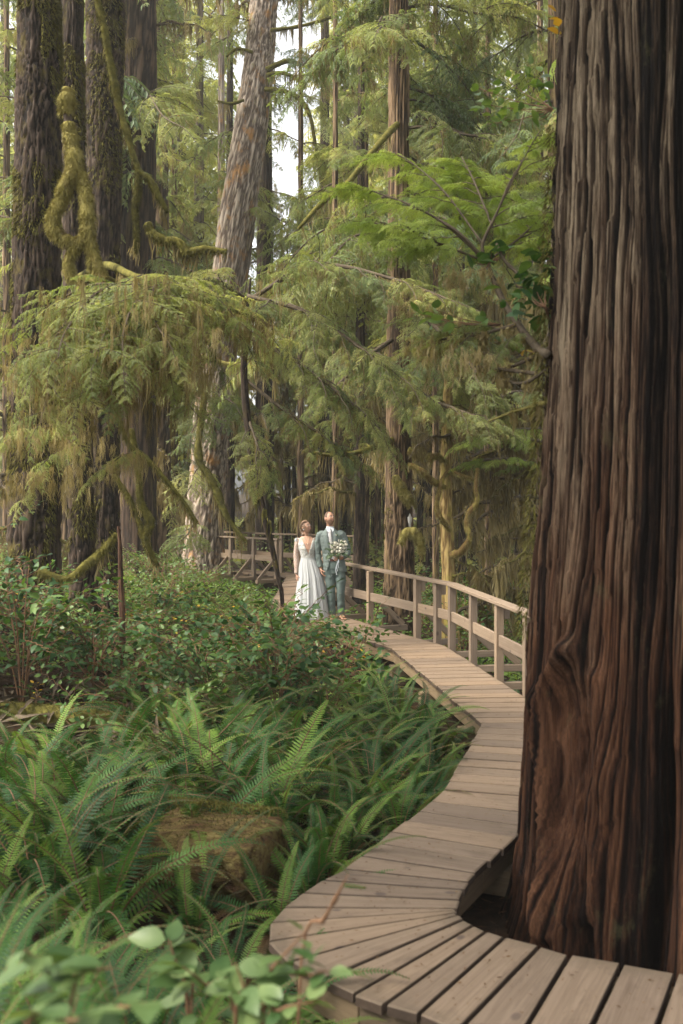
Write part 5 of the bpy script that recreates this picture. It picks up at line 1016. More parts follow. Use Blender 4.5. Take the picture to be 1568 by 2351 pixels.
# ---------------------------------------------------------------- fallen wood
def log(name, label, A, B, r, mat, seed, nt=56, cap=True, flat=.8, ridges=20, depth=.02):
    A = np.array(A, float); B = np.array(B, float); t = thing(name, label, 'log', (A+B)/2); n = 60; s = np.linspace(0, 1, n); P = (A+(B-A)*s[:, None])-np.array(t.location)
    R = r*np.sin(np.clip(np.minimum(s, 1-s)*14+.55, 0, PI/2)); a = np.arange(nt)*2*PI/nt; T, N, Bv = frames(P); aa = np.tile(a, n); ss = np.repeat(s, nt)
    q = np.stack([np.cos(aa)*2.2+seed, np.sin(aa)*2.2, ss*4], -1); nn = fbm(q, 4, seed); n2 = fbm(q*[4, 4, 5], 3, seed+4); V = np.repeat(P, nt, 0); dirv = np.cos(aa)[:, None]*np.repeat(N, nt, 0)+np.sin(aa)[:, None]*np.repeat(Bv, nt, 0)
    rr = np.repeat(R, nt)*(1+.28*(nn-.5)*2)+depth*2*(n2-.5); dd = dirv*rr[:, None]; dd[:, 2] = np.where(dd[:, 2] > r*flat, r*flat+(dd[:, 2]-r*flat)*.25, dd[:, 2]); V = V+dd
    i = np.arange(n-1)[:, None]*nt; j = np.arange(nt)[None, :]; j2 = (j+1) % nt; V = np.vstack([V, P[0], P[-1]]); jj = np.arange(nt); j2c = (jj+1) % nt
    g = Geo().add(V, [np.stack([i+j, i+j2, i+nt+j2, i+nt+j], -1).reshape(-1, 4), np.stack([np.full(nt, n*nt), j2c, jj], -1), np.stack([np.full(nt, n*nt+1), (n-1)*nt+jj, (n-1)*nt+j2c], -1)])
    put('log_body', g.mesh('log_body', M[mat]), t)
    Vf, Qf = fuzz(P, r*.98, 9000, .022, seed, .15, .004); kz = (Vf.reshape(-1, 3, 3)[:, 0, 2] > r*.1); Vf = Vf.reshape(-1, 3, 3)[kz].reshape(-1, 3)
    put('moss', Geo().add(Vf, np.arange(len(Vf)).reshape(-1, 3)).mesh('moss', M['moss_dark'], False), t)['kind'] = 'stuff'; return t
log('mossy_log', 'thick mossy orange brown log end lying among the ferns', (-1.22, 6.85, -.17), (-.42, 6.58, -.17), .37, 'log_moss', 3, flat=.52, depth=.03)
log('fallen_log', 'thin mossy fallen log across the dark gap below the left shrubs', (-4.6, 10.1, .15), (-1.3, 9.9, -.05), .10, 'moss_dark', 4, 24, depth=.01)
log('fallen_log', 'brown fallen log on the ground behind the left shrubs near the far railing', (-5.5, 21, .0), (-2.6, 22.5, -.28), .16, 'log_moss', 5, 24, depth=.02)
sb = thing('dead_snag', 'broken reddish dead snag standing between the left shrubs', 'dead tree', W(280, 1440, 12.2)); sb.location[2] = g1(sb.location[0], sb.location[1])
P = np.array([[0, 0, -.1]]+[W(u, v, 12.2)-np.array(sb.location) for u, v in ((280, 1400), (277, 1330), (276, 1260), (272, 1208))]); g = trunk_geo(P, np.array((8, 6.5, 5.5, 5, 3))*12.2/F, nt=24, dz=.04, ridges=12, depth=.008, seed=44, flare=.2)
put('trunk', g.mesh('trunk', bark_mat('rotten wood', (.03, .015, .009), (.115, .062, .036)), True, 'crest'), sb)
# bare earth and needles around the great cedar
def litter(name, label, fx, fy, n, size, mat, seed, dd, kind='leafy', up=.2, h=(0, .02), ok=None):
    r = np.random.default_rng(seed); P = np.stack([r.uniform(*fx, n), r.uniform(*fy, n)], -1)
    k = deck_dist_v(P) > dd; P = P[k]
    if ok is not None: P = P[ok(P)]
    z = ground(P[:, 0], P[:, 1])+r.uniform(*h, len(P)); m = len(P); p = np.stack([P[:, 0], P[:, 1], z], -1); a = r.uniform(0, 2*PI, m); e = r.normal(up, .3, m)
    d = np.stack([np.cos(a)*np.cos(e), np.sin(a)*np.cos(e), np.sin(e)], -1); nm = r.normal(0, .35, (m, 3))+[0, 0, 1]; L = size*r.uniform(.5, 1.5, m)
    V, Q = blades(p, d, L, L*(.07 if kind == 'needle' else .3), nm, .1); o = put(name, Geo().add(V, Q).mesh(name, M[mat], False)); tag(o, label, kind='stuff'); return o
litter('needle_litter', 'brown needles and twigs littering the dark forest floor', (-6, 6), (2, 16), 26000, .055, 'litter', 1, 0, 'needle', .05, (0.03, .05))
litter('ground_cover', 'low bright green ground cover on the forest floor beyond the thicket', (-9, 8), (14, 30), 42000, .075, 'herb', 2, .55, up=.5, h=(.0, .22), ok=lambda P: fbm(np.stack([P[:, 0]*.5, P[:, 1]*.5, 0*P[:, 0]], -1), 2, 8) > .42)
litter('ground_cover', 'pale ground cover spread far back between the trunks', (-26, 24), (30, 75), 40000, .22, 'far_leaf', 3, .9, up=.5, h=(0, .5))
litter('ground_cover', 'grass and small leaves under the ferns and along the boardwalk', (-5, 2), (3, 14), 16000, .06, 'herb', 4, .5, up=.5, h=(.0, .12), ok=lambda P: fbm(np.stack([P[:, 0]*.7, P[:, 1]*.7, 0*P[:, 0]], -1), 2, 9) > .52)

def deck_litter(n, seed):
    r = np.random.default_rng(seed); k = r.integers(4, 62, n); f = r.uniform(.03, .97, n)[:, None]; h = r.uniform(.1, .9, n)[:, None]; E0 = np.array([a for a, b in EDGES]); E1 = np.array([b for a, b in EDGES])
    L_ = E0[k]*(1-h)+E0[k+1]*h; R_ = E1[k]*(1-h)+E1[k+1]*h; p = L_*(1-f)+R_*f; p[:, 2] = .004+r.uniform(0, .003, n); a = r.uniform(0, 2*PI, n); d = np.stack([np.cos(a), np.sin(a), 0*a], -1); nm = r.normal(0, .2, (n, 3))+[0, 0, 1]; L = r.uniform(.008, .03, n)
    V, Q = blades(p, d, L, L*r.uniform(.05, .2, n), nm, 0); tag(put('needle_litter', Geo().add(V, Q).mesh('needle_litter', M['litter'], False)), 'fallen brown needles and leaf bits lying on the boardwalk planks', kind='stuff')
deck_litter(1500, 5)
litter('twig_litter', 'dead sticks and twigs in the dark gap below the left shrubs', (-4.8, -1.0), (8.4, 11), 900, .30, 'twig', 7, .6, 'needle', .25, (.02, .22))
# ---------------------------------------------------------------- soft air in the wood
def haze_box():
    m, t, out = _mat('pale forest air'); pv = t.nodes.new('ShaderNodeVolumePrincipled'); pv.inputs['Color'].default_value = (.93, .95, .90, 1); pv.inputs['Density'].default_value = HAZE; pv.inputs['Anisotropy'].default_value = .2
    t.links.new(pv.outputs[0], out.inputs['Volume']); V = np.array([(-134, -64, -3.0), (134, -64, -3.0), (134, 194, -3.0), (-134, 194, -3.0), (-134, -64, 46), (134, -64, 46), (134, 194, 46), (-134, 194, 46)])
    tag(put('haze', Geo().add(V, BOXF).mesh('haze', m, False)), 'pale air between the far trees', kind='stuff')
HAZE = .0009
haze_box()
# ---------------------------------------------------------------- the couple
SK = flat_mat('skin', (.40, .22, .145), .5, .35, .08, 25, 0, .12); SKB = flat_mat('fair skin', (.44, .26, .18), .5, .35, .06, 25, 0, .12)
HAIRM = noise_mat('short brown hair', [(.3, (.06, .032, .018)), (.7, (.15, .085, .05))], (60, 60, 14), 2, .6, .6, .003, .4)
HAIRB = noise_mat('light brown hair', [(.3, (.09, .048, .026)), (.7, (.24, .145, .08))], (70, 70, 20), 2, .5, .6, .003, .45)
STUB = flat_mat('stubble', (.20, .115, .075), .8, .1, .25, 180)
SUIT = noise_mat('sage green suit cloth', [(.3, (.118, .146, .136)), (.7, (.15, .18, .168))], (1, 1, 1), 420, .8, .35, .0015, .2); TROU = noise_mat('sage green trouser cloth', [(.3, (.09, .122, .112)), (.7, (.115, .15, .138))], (1, 1, 1), 420, .8, .35, .0015, .2)
SHIRT = flat_mat('pale shirt', (.50, .53, .56), .7, .2, .05); TIE = noise_mat('patterned grey tie', [(.4, (.32, .31, .31)), (.6, (.45, .43, .42))], (1, 1, 1), 160, .6, .2, .002); BELT = flat_mat('brown leather', (.06, .025, .016), .45, .4)
WHITE = flat_mat('white flower petal', (.56, .53, .44), .6, .2, .10, 60); EYEW = flat_mat('eye', (.6, .57, .54), .3, .5); DARK = flat_mat('dark iris and lashes', (.02, .014, .01), .4, .5); LIP = flat_mat('lip', (.42, .17, .14), .5, .3)
def dress_mat():
    m, t, out = _mat('white tulle'); p = pbsdf(t, (.52, .53, .525), .75, .15); tr = t.nodes.new('ShaderNodeBsdfTranslucent'); tr.inputs[0].default_value = (.5, .51, .5, 1)
    n = noise(t, coords(t, (60, 60, 3)), 1, 3, .6); bump(t, n, p, .35, .006)
    ms = t.nodes.new('ShaderNodeMixShader'); ms.inputs[0].default_value = .25; t.links.new(p.outputs[0], ms.inputs[1]); t.links.new(tr.outputs[0], ms.inputs[2]); t.links.new(ms.outputs[0], out.inputs[0]); return m
TULLE = dress_mat(); LACE = noise_mat('sheer lace', [(.42, (.36, .235, .175)), (.54, (.45, .35, .29)), (.66, (.52, .48, .45))], (1, 1, 1), 75, .8, .5, .004, .15); BOD = noise_mat('embroidered bodice', [(.4, (.38, .36, .30)), (.6, (.54, .54, .525))], (1, 1, 1), 45, .8, .8, .008, .15)

def head_pts(nu=64, nv=48, jaw=.28):
    th = np.linspace(-PI/2, PI/2, nv); ph = np.arange(nu)*2*PI/nu; TH, PH = np.meshgrid(th, ph, indexing='ij')
    d = np.stack([np.cos(TH)*np.sin(PH), -np.cos(TH)*np.cos(PH), np.sin(TH)], -1).reshape(-1, 3); x, y, z = d.T
    low = np.clip(-z, 0, 1); fr = np.clip(-y, 0, 1)
    V = d*np.array([.076, .096, .120]); V[:, 0] *= 1-jaw*low**1.4; V[:, 1] *= np.where(y > 0, 1-.35*low, 1-.06*low)
    def gb(cx, cz, sx, sz): return np.exp(-((x-cx)/sx)**2-((z-cz)/sz)**2)*(y < 0)
    b = .021*np.exp(-(x/.13)**2)*np.exp(-((z+.16)/.13)**2)*(y < 0)+.010*np.exp(-(x/.11)**2)*np.exp(-((z-.06)/.16)**2)*(y < 0)
    b = b-.009*(gb(.38, .08, .17, .10)+gb(-.38, .08, .17, .10))+.004*(gb(.36, .26, .25, .07)+gb(-.36, .26, .25, .07))+.005*(gb(.5, -.18, .2, .16)+gb(-.5, -.18, .2, .16))
    b = b+.006*gb(0, -.46, .24, .05)-.004*gb(0, -.58, .25, .05)+.010*gb(0, -.82, .3, .14)
    V[:, 1] -= b; i = np.arange(nv-1)[:, None]*nu; j = np.arange(nu)[None, :]; j2 = (j+1) % nu
    return V, np.stack([i+j, i+j2, i+nu+j2, i+nu+j], -1).reshape(-1, 4), d
def hand(w, d, n, u, curl=.45, s=1.0, spread=.12, length=1.0):
    w, d, n, u = [np.asarray(q, float) for q in (w, d, n, u)]; d /= np.linalg.norm(d); u = u-d*np.dot(u, d); u /= np.linalg.norm(u); n2 = np.cross(d, u); n = n2*np.sign(np.dot(n2, n) or 1); g = Geo()
    k = 14; a = np.arange(k)*2*PI/k; V = []
    for t, hw, th in ((-.02, .024, .019), (.015, .029, .019), (.045, .038, .017), (.075, .041, .014), (.095, .036, .011)):
        for q in a: V.append(w+d*t*s+u*hw*s*math.cos(q)+n*th*s*math.sin(q))
    V += [w-d*.02*s, w+d*.097*s]; i = np.arange(4)[:, None]*k; j = np.arange(k)[None, :]; j2 = (j+1) % k; jj = np.arange(k); jn = (jj+1) % k
    g.add(V, [np.stack([i+j, i+j2, i+k+j2, i+k+j], -1).reshape(-1, 4), np.stack([np.full(k, 5*k), jn, jj], -1), np.stack([np.full(k, 5*k+1), 4*k+jj, 4*k+jn], -1)])
    def dig(p, dr, segs, r0, cl, ax):
        P = [p]; dd = dr.copy()
        for q, L in enumerate(segs):
            c = cl*(.7 if q == 0 else 1.1); dd = dd*math.cos(c)+ax*math.sin(c); dd /= np.linalg.norm(dd); P.append(P[-1]+dd*L*s)
        V, Fs = tube(smooth_path(np.array(P), 9), np.linspace(r0, r0*.72, 9)*s, 8); g.add(V, Fs)
    for o, l, sp in ((.029, .92, .10), (.010, 1.03, .02), (-.010, .95, -.05), (-.028, .74, -.12)):
        dig(w+d*.082*s+u*o*s, d+u*sp*spread*8, (.040*l, .026*l, .022*l), .0088, curl, n)
    dig(w+d*.025*s+u*.030*s+n*.004*s, d*.62+u*.75+n*.25, (.036, .030, .024), .0105, curl*.55, n*.7-u*.4+d*.2)
    return g
def body(joints):
    g = Geo()
    for kind, *a in joints:
        if kind == 'loft': V, Fs = loft(*a)
        elif kind == 'tube': P = smooth_path(np.array(a[0], float), 18); V, Fs = tube(P, np.interp(np.linspace(0, 1, 18), np.linspace(0, 1, len(a[1])), a[1]), 14)
        elif kind == 'ball': V, Fs = sphere(*a)
        elif kind == 'geo':
            V = np.concatenate(a[0].V); g.merge(a[0]); continue
        g.add(V, Fs)
    return g
def foot(ankle, toe):
    a, t = np.array(ankle, float), np.array(toe, float); d = t-a; d[2] = 0; d /= np.linalg.norm(d); s = np.array([d[1], -d[0], 0]); g = Geo()
    P = [a-d*.055+[0, 0, -.05], a+[0, 0, -.035], a+d*.07+[0, 0, -.05], a+d*.14+[0, 0, -.062], t+[0, 0, 0]]; V, Fs = tube(smooth_path(np.array(P), 14), np.interp(np.linspace(0, 1, 14), np.linspace(0, 1, 5), (.032, .037, .034, .03, .022)), 12); V[:, 2] = np.maximum(V[:, 2], .003)
    V = V+((V-a)@s)[:, None]*s*.35; g.add(V, Fs)
    for k, o in enumerate((-.032, -.014, .002, .017, .030)):
        r = .0125 if k == 0 else .0085; P = np.array([t+s*o-d*.02+[0, 0, -.002], t+s*o+d*(.022-.006*k)+[0, 0, -.010]]); P[:, 2] = r*1.02; V, Fs = tube(smooth_path(P, 5), r, 8); g.add(V, Fs)
    return g
def place_head(R, c, V): return V@np.array(R).T+np.array(c)
def shell(levels, gl, gr, th=.012, n=72):               # open-fronted garment body: levels (cx,cy,z,rx,ry), gap edges as x offsets
    lv = np.array(levels, float); k = len(lv); O = []; I = []
    for (cx, cy, z, rx, ry), a, b in zip(lv, gl, gr):
        t0 = math.asin(max(-.98, min(.98, (b-cx)/rx))); t1 = 2*PI+math.asin(max(-.98, min(.98, (a-cx)/rx))); t = np.linspace(t0, t1, n)
        O.append(np.stack([cx+rx*np.sin(t), cy-ry*np.cos(t), np.full(n, z)], -1)); I.append(np.stack([cx+(rx-th)*np.sin(t), cy-(ry-th)*np.cos(t), np.full(n, z)], -1))
    V = np.concatenate([np.concatenate(O), np.concatenate(I)]); off = k*n; Q = []
    for i in range(k-1):
        for j in range(n-1):
            a, b, c, d = i*n+j, i*n+j+1, (i+1)*n+j+1, (i+1)*n+j; Q += [[a, b, c, d], [off+d, off+c, off+b, off+a]]
        a, d = i*n, (i+1)*n; Q.append([a, d, off+d, off+a]); a, d = i*n+n-1, (i+1)*n+n-1; Q.append([d, a, off+a, off+d])
    for j in range(n-1):
        Q.append([j, off+j, off+j+1, j+1]); a = (k-1)*n+j; Q.append([a, a+1, off+a+1, off+a])
    return V, np.array(Q)
def wrinkle(V, amp, fr, seed, zs=1.0):
    q = V*np.array([fr, fr, fr*zs]); return V+np.stack([vn(q, seed)-.5, vn(q+9, seed+1)-.5, (vn(q+5, seed+2)-.5)*.4], -1)*2*amp

# ---- groom
MX, MY = -.123, 17.66
man = thing('person', 'barefoot man in a sage green suit holding a white bouquet, looking up', 'person', (MX, MY, .001))
HR = Matrix.Rotation(math.radians(38), 3, 'Z')@Matrix.Rotation(math.radians(-20), 3, 'X')@Matrix.Rotation(math.radians(4), 3, 'Y'); HC = np.array([-.083, -.012, 1.685])
hv, hq, hd = head_pts(); g = Geo(); g.add(place_head(HR, HC, hv), hq)
ear = sphere((0, 0, 0), (.010, .019, .031), 10, 8)
for sx in (-1, 1): g.add(place_head(HR, HC, ear[0]+[sx*.076, .008, -.005]), ear[1])
bj = [('geo', g), ('tube', [(-.066, .03, 1.44), (-.07, .018, 1.53), (-.078, .012, 1.62)], (.062, .056, .054)),
 ('loft', [(.0, .0, .84, .15, .105), (.0, 0, .93, .165, .112), (-.02, 0, 1.06, .142, .1), (-.045, 0, 1.28, .168, .112), (-.055, 0, 1.40, .178, .095), (-.06, .01, 1.46, .11, .07)], 28),
 ('tube', [(-.21, 0, 1.42), (-.265, .02, 1.12), (-.232, -.02, .845)], (.055, .043, .029)), ('tube', [(.10, 0, 1.43), (.215, .02, 1.15), (.125, -.19, 1.035)], (.055, .043, .029)),
 ('tube', [(-.085, 0, .9), (-.05, -.015, .48), (-.025, .02, .08)], (.085, .058, .038)), ('tube', [(.085, 0, .9), (.103, -.015, .48), (.115, .02, .08)], (.085, .058, .038)),
 ('geo', foot((-.025, .02, .085), (-.045, -.165, .03))), ('geo', foot((.115, .02, .085), (.165, -.155, .03))),
 ('geo', hand((-.228, -.025, .842), (.25, -.25, -1), (.9, 0, 0), (.1, -1, 0), .55, 1.0)), ('geo', hand((.128, -.195, 1.035), (-.85, -.55, -.1), (0, .7, .0), (-.1, -.1, 1), .78, 1.0))]
V, Fs = fuse(body(bj), .0048, 3); put('body', Geo().add(V, Fs).mesh('body', SK), man)
def region(test, sc, mat, name, parent, R, c, extra=None, nz=0):
    q = hq[test(hd[hq].mean(1))]; V = hv*sc; 
    if nz: V = V*(1+nz*(vn(hd*14, 4)-.3))[:, None]
    g = Geo(); g.add(place_head(R, c, V), q); return put(name, g.mesh(name, mat), parent)
region(lambda d: ((d[:, 1] > -.02) & (d[:, 2] > -.42)) | ((d[:, 2] > .72-.25*np.abs(d[:, 0])) & (d[:, 1] > -.42)) | ((np.abs(d[:, 0]) > .72) & (d[:, 2] > .12) & (d[:, 1] > -.4)), 1.045, HAIRM, 'hair', man, HR, HC, nz=.03)
region(lambda d: (d[:, 1] < -.05) & (d[:, 2] < -.33) & (d[:, 2] > -.97) & ~((np.abs(d[:, 0]) < .25) & (d[:, 2] > -.56) & (d[:, 2] < -.42)) & ((np.abs(d[:, 0]) > .55) | (d[:, 2] < -.36)), 1.016, STUB, 'beard', man, HR, HC)
def face(parent, R, c, lip):
    for sx in (-1, 1):
        V, Fs = sphere((sx*.030, -.0835, .010), (.0125, .009, .0075), 12, 8); o = put('eye', Geo().add(place_head(R, c, V), Fs).mesh('eye', EYEW), parent)
        V, Fs = sphere((sx*.030+.001, -.091, .012), (.0055, .004, .006), 10, 6); put('iris', Geo().add(place_head(R, c, V), Fs).mesh('iris', DARK), o)
        P = smooth_path(np.array([(sx*.014, -.0955, .026), (sx*.030, -.0945, .032), (sx*.048, -.081, .026)]), 8); V, Fs = tube(P, np.linspace(.0038, .002, 8), 6); put('eyebrow', Geo().add(place_head(R, c, V), Fs).mesh('eyebrow', HAIRM), parent)
        P = smooth_path(np.array([(sx*.017, -.091, .013), (sx*.030, -.0945, .0185), (sx*.044, -.083, .013)]), 8); V, Fs = tube(P, .0015, 5); put('eyelash', Geo().add(place_head(R, c, V), Fs).mesh('eyelash', DARK), parent)
    V, Fs = sphere((0, -.0925, -.0565), (.021, .0085, .0075), 14, 8); put('lips', Geo().add(place_head(R, c, V), Fs).mesh('lips', lip), parent)
face(man, HR, HC, flat_mat('man lip', (.36, .17, .13)))
# trousers
tg = body([('loft', [(.005, 0, .76, .135, .10), (.005, 0, .85, .172, .118), (.0, 0, .95, .168, .118), (-.005, 0, 1.02, .155, .112)], 28), ('tube', [(-.088, 0, .88), (-.072, -.005, .66), (-.052, -.018, .42), (-.032, .012, .055)], (.098, .090, .072, .062)), ('tube', [(.092, 0, .88), (.104, -.005, .66), (.108, -.018, .42), (.116, .012, .055)], (.098, .090, .072, .062))])
V, Fs = fuse(tg, .006, 4); V = wrinkle(V, .006, 16, 3, 1.6); V[:, 1] -= .004*np.sin(V[:, 2]*60)*(V[:, 2] < .3); put('trousers', Geo().add(V, Fs).mesh('trousers', TROU), man)
# shirt, collar, tie, belt
V, Fs = loft([(-.0, 0, .98, .162, .117), (-.02, 0, 1.08, .158, .114), (-.045, 0, 1.28, .178, .122), (-.055, 0, 1.40, .180, .105), (-.062, .008, 1.47, .105, .082), (-.068, .012, 1.50, .070, .068), (-.070, .012, 1.555, .064, .062)], 40, False); shirt = put('shirt', Geo().add(V, Fs).mesh('shirt', SHIRT), man)
for sx, pts in ((-1, [(-.069, -.060, 1.535), (-.128, -.030, 1.548), (-.126, -.085, 1.488), (-.098, -.106, 1.462)]), (1, [(-.069, -.060, 1.535), (-.010, -.030, 1.548), (-.006, -.085, 1.49), (-.034, -.106, 1.462)])):
    a = np.array(pts); V = np.vstack([a, a+[0, .006, -.002]]); put('collar', Geo().add(V, BOXF).mesh('collar', SHIRT, False), shirt)
P = np.array([(-.068, -.092, 1.515), (-.066, -.112, 1.485), (-.062, -.122, 1.44), (-.055, -.134, 1.34), (-.045, -.134, 1.22), (-.030, -.128, 1.09)]); P = smooth_path(P, 18); wds = np.interp(np.linspace(0, 1, 18), [0, .07, .13, .2, .6, 1], [.018, .022, .014, .022, .034, .040]); g = Geo(); V = []
for p, q in zip(P, wds): V += [p+[-q, .004, 0], p+[0, -.008, 0], p+[q, .004, 0], p+[0, .012, 0]]
Q = [[4*k+j, 4*k+(j+1) % 4, 4*k+4+(j+1) % 4, 4*k+4+j] for k in range(17) for j in range(4)]+[[3, 2, 1, 0], [68, 69, 70, 71]]; put('tie', g.add(V, np.array(Q)).mesh('tie', TIE), man)
V, Fs = loft([(-.002, 0, .975, .172, .125), (-.002, 0, 1.012, .168, .122)], 40, False); put('belt', Geo().add(V, Fs).mesh('belt', BELT), man)
# jacket
JL = [(.012, 0, .785, .200, .142), (.008, 0, .83, .200, .142), (.0, 0, .92, .192, .138), (-.012, 0, 1.0, .182, .132), (-.022, 0, 1.10, .176, .128), (-.035, 0, 1.2, .186, .134), (-.048, 0, 1.32, .203, .138), (-.054, 0, 1.41, .205, .120), (-.058, .006, 1.455, .168, .098), (-.062, .012, 1.49, .105, .085), (-.068, .014, 1.525, .080, .076)]
GL = [-.15, -.115, -.085, -.072, -.066, -.075, -.10, -.118, -.125, -.122, -.118]; GR = [.105, .075, .045, .032, .020, .012, -.008, -.012, -.014, -.014, -.018]
sg = Geo(); V, Q = shell(JL, GL, GR, .014); sg.add(V, Q)
sg.merge(body([('tube', [(-.175, 0, 1.425), (-.235, .005, 1.40), (-.272, .018, 1.25), (-.278, .022, 1.11), (-.262, .005, .98), (-.236, -.016, .868)], (.06, .072, .066, .060, .053, .046)), ('tube', [(.065, 0, 1.435), (.125, .003, 1.415), (.185, .012, 1.28), (.226, .012, 1.15), (.200, -.085, 1.08), (.140, -.172, 1.045)], (.06, .072, .068, .062, .054, .046))]))
V, Fs = fuse(sg, .0058, 4); V = wrinkle(V, .0065, 14, 8, 1.5); V = wrinkle(V, .004, 34, 18, 1.3); jacket = put('jacket', Geo().add(V, Fs).mesh('jacket', SUIT), man)
lvz = np.array([l[2] for l in JL])
def jsurf(x, z):
    p = [np.interp(z, lvz, [l[q] for l in JL]) for q in range(5)]; return p[1]-p[4]*math.sqrt(max(.02, 1-((x-p[0])/p[3])**2))
for sx, G_ in ((-1, GL), (1, GR)):
    V = []; zz = np.linspace(1.07, 1.50, 16)
    for z in zz:
        e = np.interp(z, lvz, G_); wv = .062*max(0, math.sin((z-1.07)/.43*PI))**.7*(1.25 if z > 1.36 else 1)+.004; wv = min(wv, .07) if z < 1.44 else .035
        for f in (0, .5, 1): x = e+sx*wv*f; V.append((x, jsurf(x, z)-.010-.004*math.sin(f*PI), z))
    V = np.array(V); V = np.vstack([V, V+[0, .008, 0]]); n = 48; Q = []
    for k in range(15):
        for j in range(2): a = 3*k+j; Q += [[a, a+1, a+4, a+3], [n+a+3, n+a+4, n+a+1, n+a]]
        Q += [[3*k, 3*k+3, n+3*k+3, n+3*k], [3*k+5, 3*k+2, n+3*k+2, n+3*k+5]]
    put('lapel', Geo().add(V, np.array(Q)).mesh('lapel', SUIT, False), jacket)
for z, x in ((1.06, -.062), (.98, -.07)): V, Fs = sphere((x, jsurf(x, z)-.004, z), (.008, .004, .008), 10, 6); put('button', Geo().add(V, Fs).mesh('button', BELT), jacket)
for x0, x1, z in ((-.17, -.105, .985), (.09, .16, 1.0)):
    P = np.array([(x, jsurf(x, z)-.006, z) for x in np.linspace(x0, x1, 6)]); V = np.vstack([np.concatenate([[p+[0, 0, .018], p-[0, 0, .018]] for p in P])]); V = np.vstack([V, V+[0, .006, 0]]); Q = []
    for k in range(5): a = 2*k; Q += [[a, a+1, a+3, a+2], [12+a+2, 12+a+3, 12+a+1, 12+a]]
    put('pocket_flap', Geo().add(V, np.array(Q)).mesh('pocket_flap', SUIT, False), jacket)
def rose(c, r, seed):
    q = np.random.default_rng(seed); g = Geo(); V, Fs = sphere(c, (r*.62, r*.62, r*.55), 10, 8); g.add(V, Fs)
    ax = np.array([q.normal(0, .35), -1+q.normal(0, .2), q.normal(.35, .3)]); ax /= np.linalg.norm(ax); e1 = np.cross(ax, (.3, .2, .9)); e1 /= np.linalg.norm(e1); e2 = np.cross(ax, e1)
    for ring, (rad, op, m) in enumerate(((.55, .15, 4), (.8, .5, 5), (1.0, .9, 6))):
        for k in range(m):
            a = 2*PI*k/m+ring*.6; o = math.cos(a)*e1+math.sin(a)*e2; tn = np.cross(ax, o); b = np.array(c)-ax*r*.3
            P = [b+o*r*.25, b+o*r*rad*.8+tn*r*.38+ax*r*.35, b+o*r*rad+ax*r*(.95-op*.5), b+o*r*rad*.8-tn*r*.38+ax*r*.35, b+o*r*rad*.92+ax*r*.35]
            g.add(P, np.array([[0, 1, 4], [1, 2, 4], [2, 3, 4], [3, 0, 4]]))
    return g
GLF = leaf_mat('bouquet leaf', [(.1, (.05, .09, .04)), (.5, (.10, .16, .075)), (.9, (.19, .25, .15))], .25)
def lsprig(p, d, L, n, seed, ls=.03, lw=.013):
    q = np.random.default_rng(seed); d = np.array(d, float); d /= np.linalg.norm(d); s = np.linspace(0, 1, 8); P = np.array(p)+d*L*s[:, None]; P[:, 2] -= .12*L*s**2; g = Geo(); V, Fs = tube(P, .0015, 4, False); g.add(V, Fs, 0)
    b = P[np.clip((q.random(n)*7).astype(int)+1, 0, 7)]; dd = d*.6+q.normal(0, .6, (n, 3)); dd /= np.linalg.norm(dd, axis=1)[:, None]; V, Q = blades(b, dd, np.full(n, ls)*q.uniform(.6, 1.2, n), np.full(n, lw*.5), q.normal(0, 1, (n, 3)), .1); g.add(V, Q, 0); return g
bt = put('boutonniere', rose((.038, -.142, 1.415), .017, 91).mesh('boutonniere', WHITE, False), jacket)
for k in range(5): put('leaf_sprig', lsprig((.038, -.138, 1.40), (random.gauss(0, .6), -.3, random.gauss(.5, .8)), .06, 9, 70+k, .018, .008).mesh('leaf_sprig', GLF, False), jacket)
# bouquet held by the groom
BQ = np.array([MX+.078, MY-.265, 1.02]); bq = thing('bouquet', 'white rose bouquet with greenery and a trailing ribbon held against the green jacket', 'bouquet', BQ)
rb = np.random.default_rng(5); bc = np.array([.0, -.005, .185])
spots = [(-.105, .02), (-.06, .05), (-.02, .075), (.03, .06), (.075, .05), (.09, .0), (.03, .0), (-.02, .015), (-.07, -.02), (.02, -.045), (.065, -.05), (-.11, -.05), (-.03, -.05), (.12, .06), (.10, .105), (-.06, .09)]
for k, (x, z) in enumerate(spots):
    r = (.040 if k in (6, 9, 7, 4) else .030)*rb.uniform(.85, 1.1); y = -.06*math.sqrt(max(0, 1-(x/.16)**2-(z/.14)**2)); put('rose', rose(bc+np.array([x, y-.01, z]), r, 200+k).mesh('rose', WHITE, False), bq)
for k in range(46):
    a = rb.uniform(0, 2*PI); rr = rb.uniform(.05, .16); p = bc+np.array([math.cos(a)*rr, rb.uniform(-.05, .03), math.sin(a)*rr*.9]); g = Geo()
    for q in range(3): c = p+rb.normal(0, .010, 3); V, Fs = sphere(c, .0075*rb.uniform(.7, 1.2), 6, 5); g.add(V, Fs)
    put('small_blossom', g.mesh('small_blossom', WHITE), bq)
for k in range(34):
    a = rb.uniform(-.5, PI+.5); d = np.array([math.cos(a), rb.uniform(-.5, .3), math.sin(a)*.9]); put('leaf_sprig', lsprig(bc+np.array([0, 0, -.07])+d*.04, d, rb.uniform(.12, .20), 18, 300+k, .034, .014).mesh('leaf_sprig', GLF, False), bq)
for k in range(14): put('leaf_sprig', lsprig(bc+np.array([rb.uniform(-.05, .05), -.03, -.08]), (rb.normal(0, 1), -.5, rb.uniform(-.5, .2)), .09, 12, 400+k, .034, .016).mesh('leaf_sprig', GLF, False), bq)
g = Geo()
for k in range(9): x, y = rb.normal(0, .010, 2); V, Fs = tube(np.array([(x*2.2, y*2, .12), (x, y, .0), (x*1.8+.01, y, -.075)]), .0028, 5); g.add(V, Fs)
put('stems', g.mesh('stems', GLF), bq)
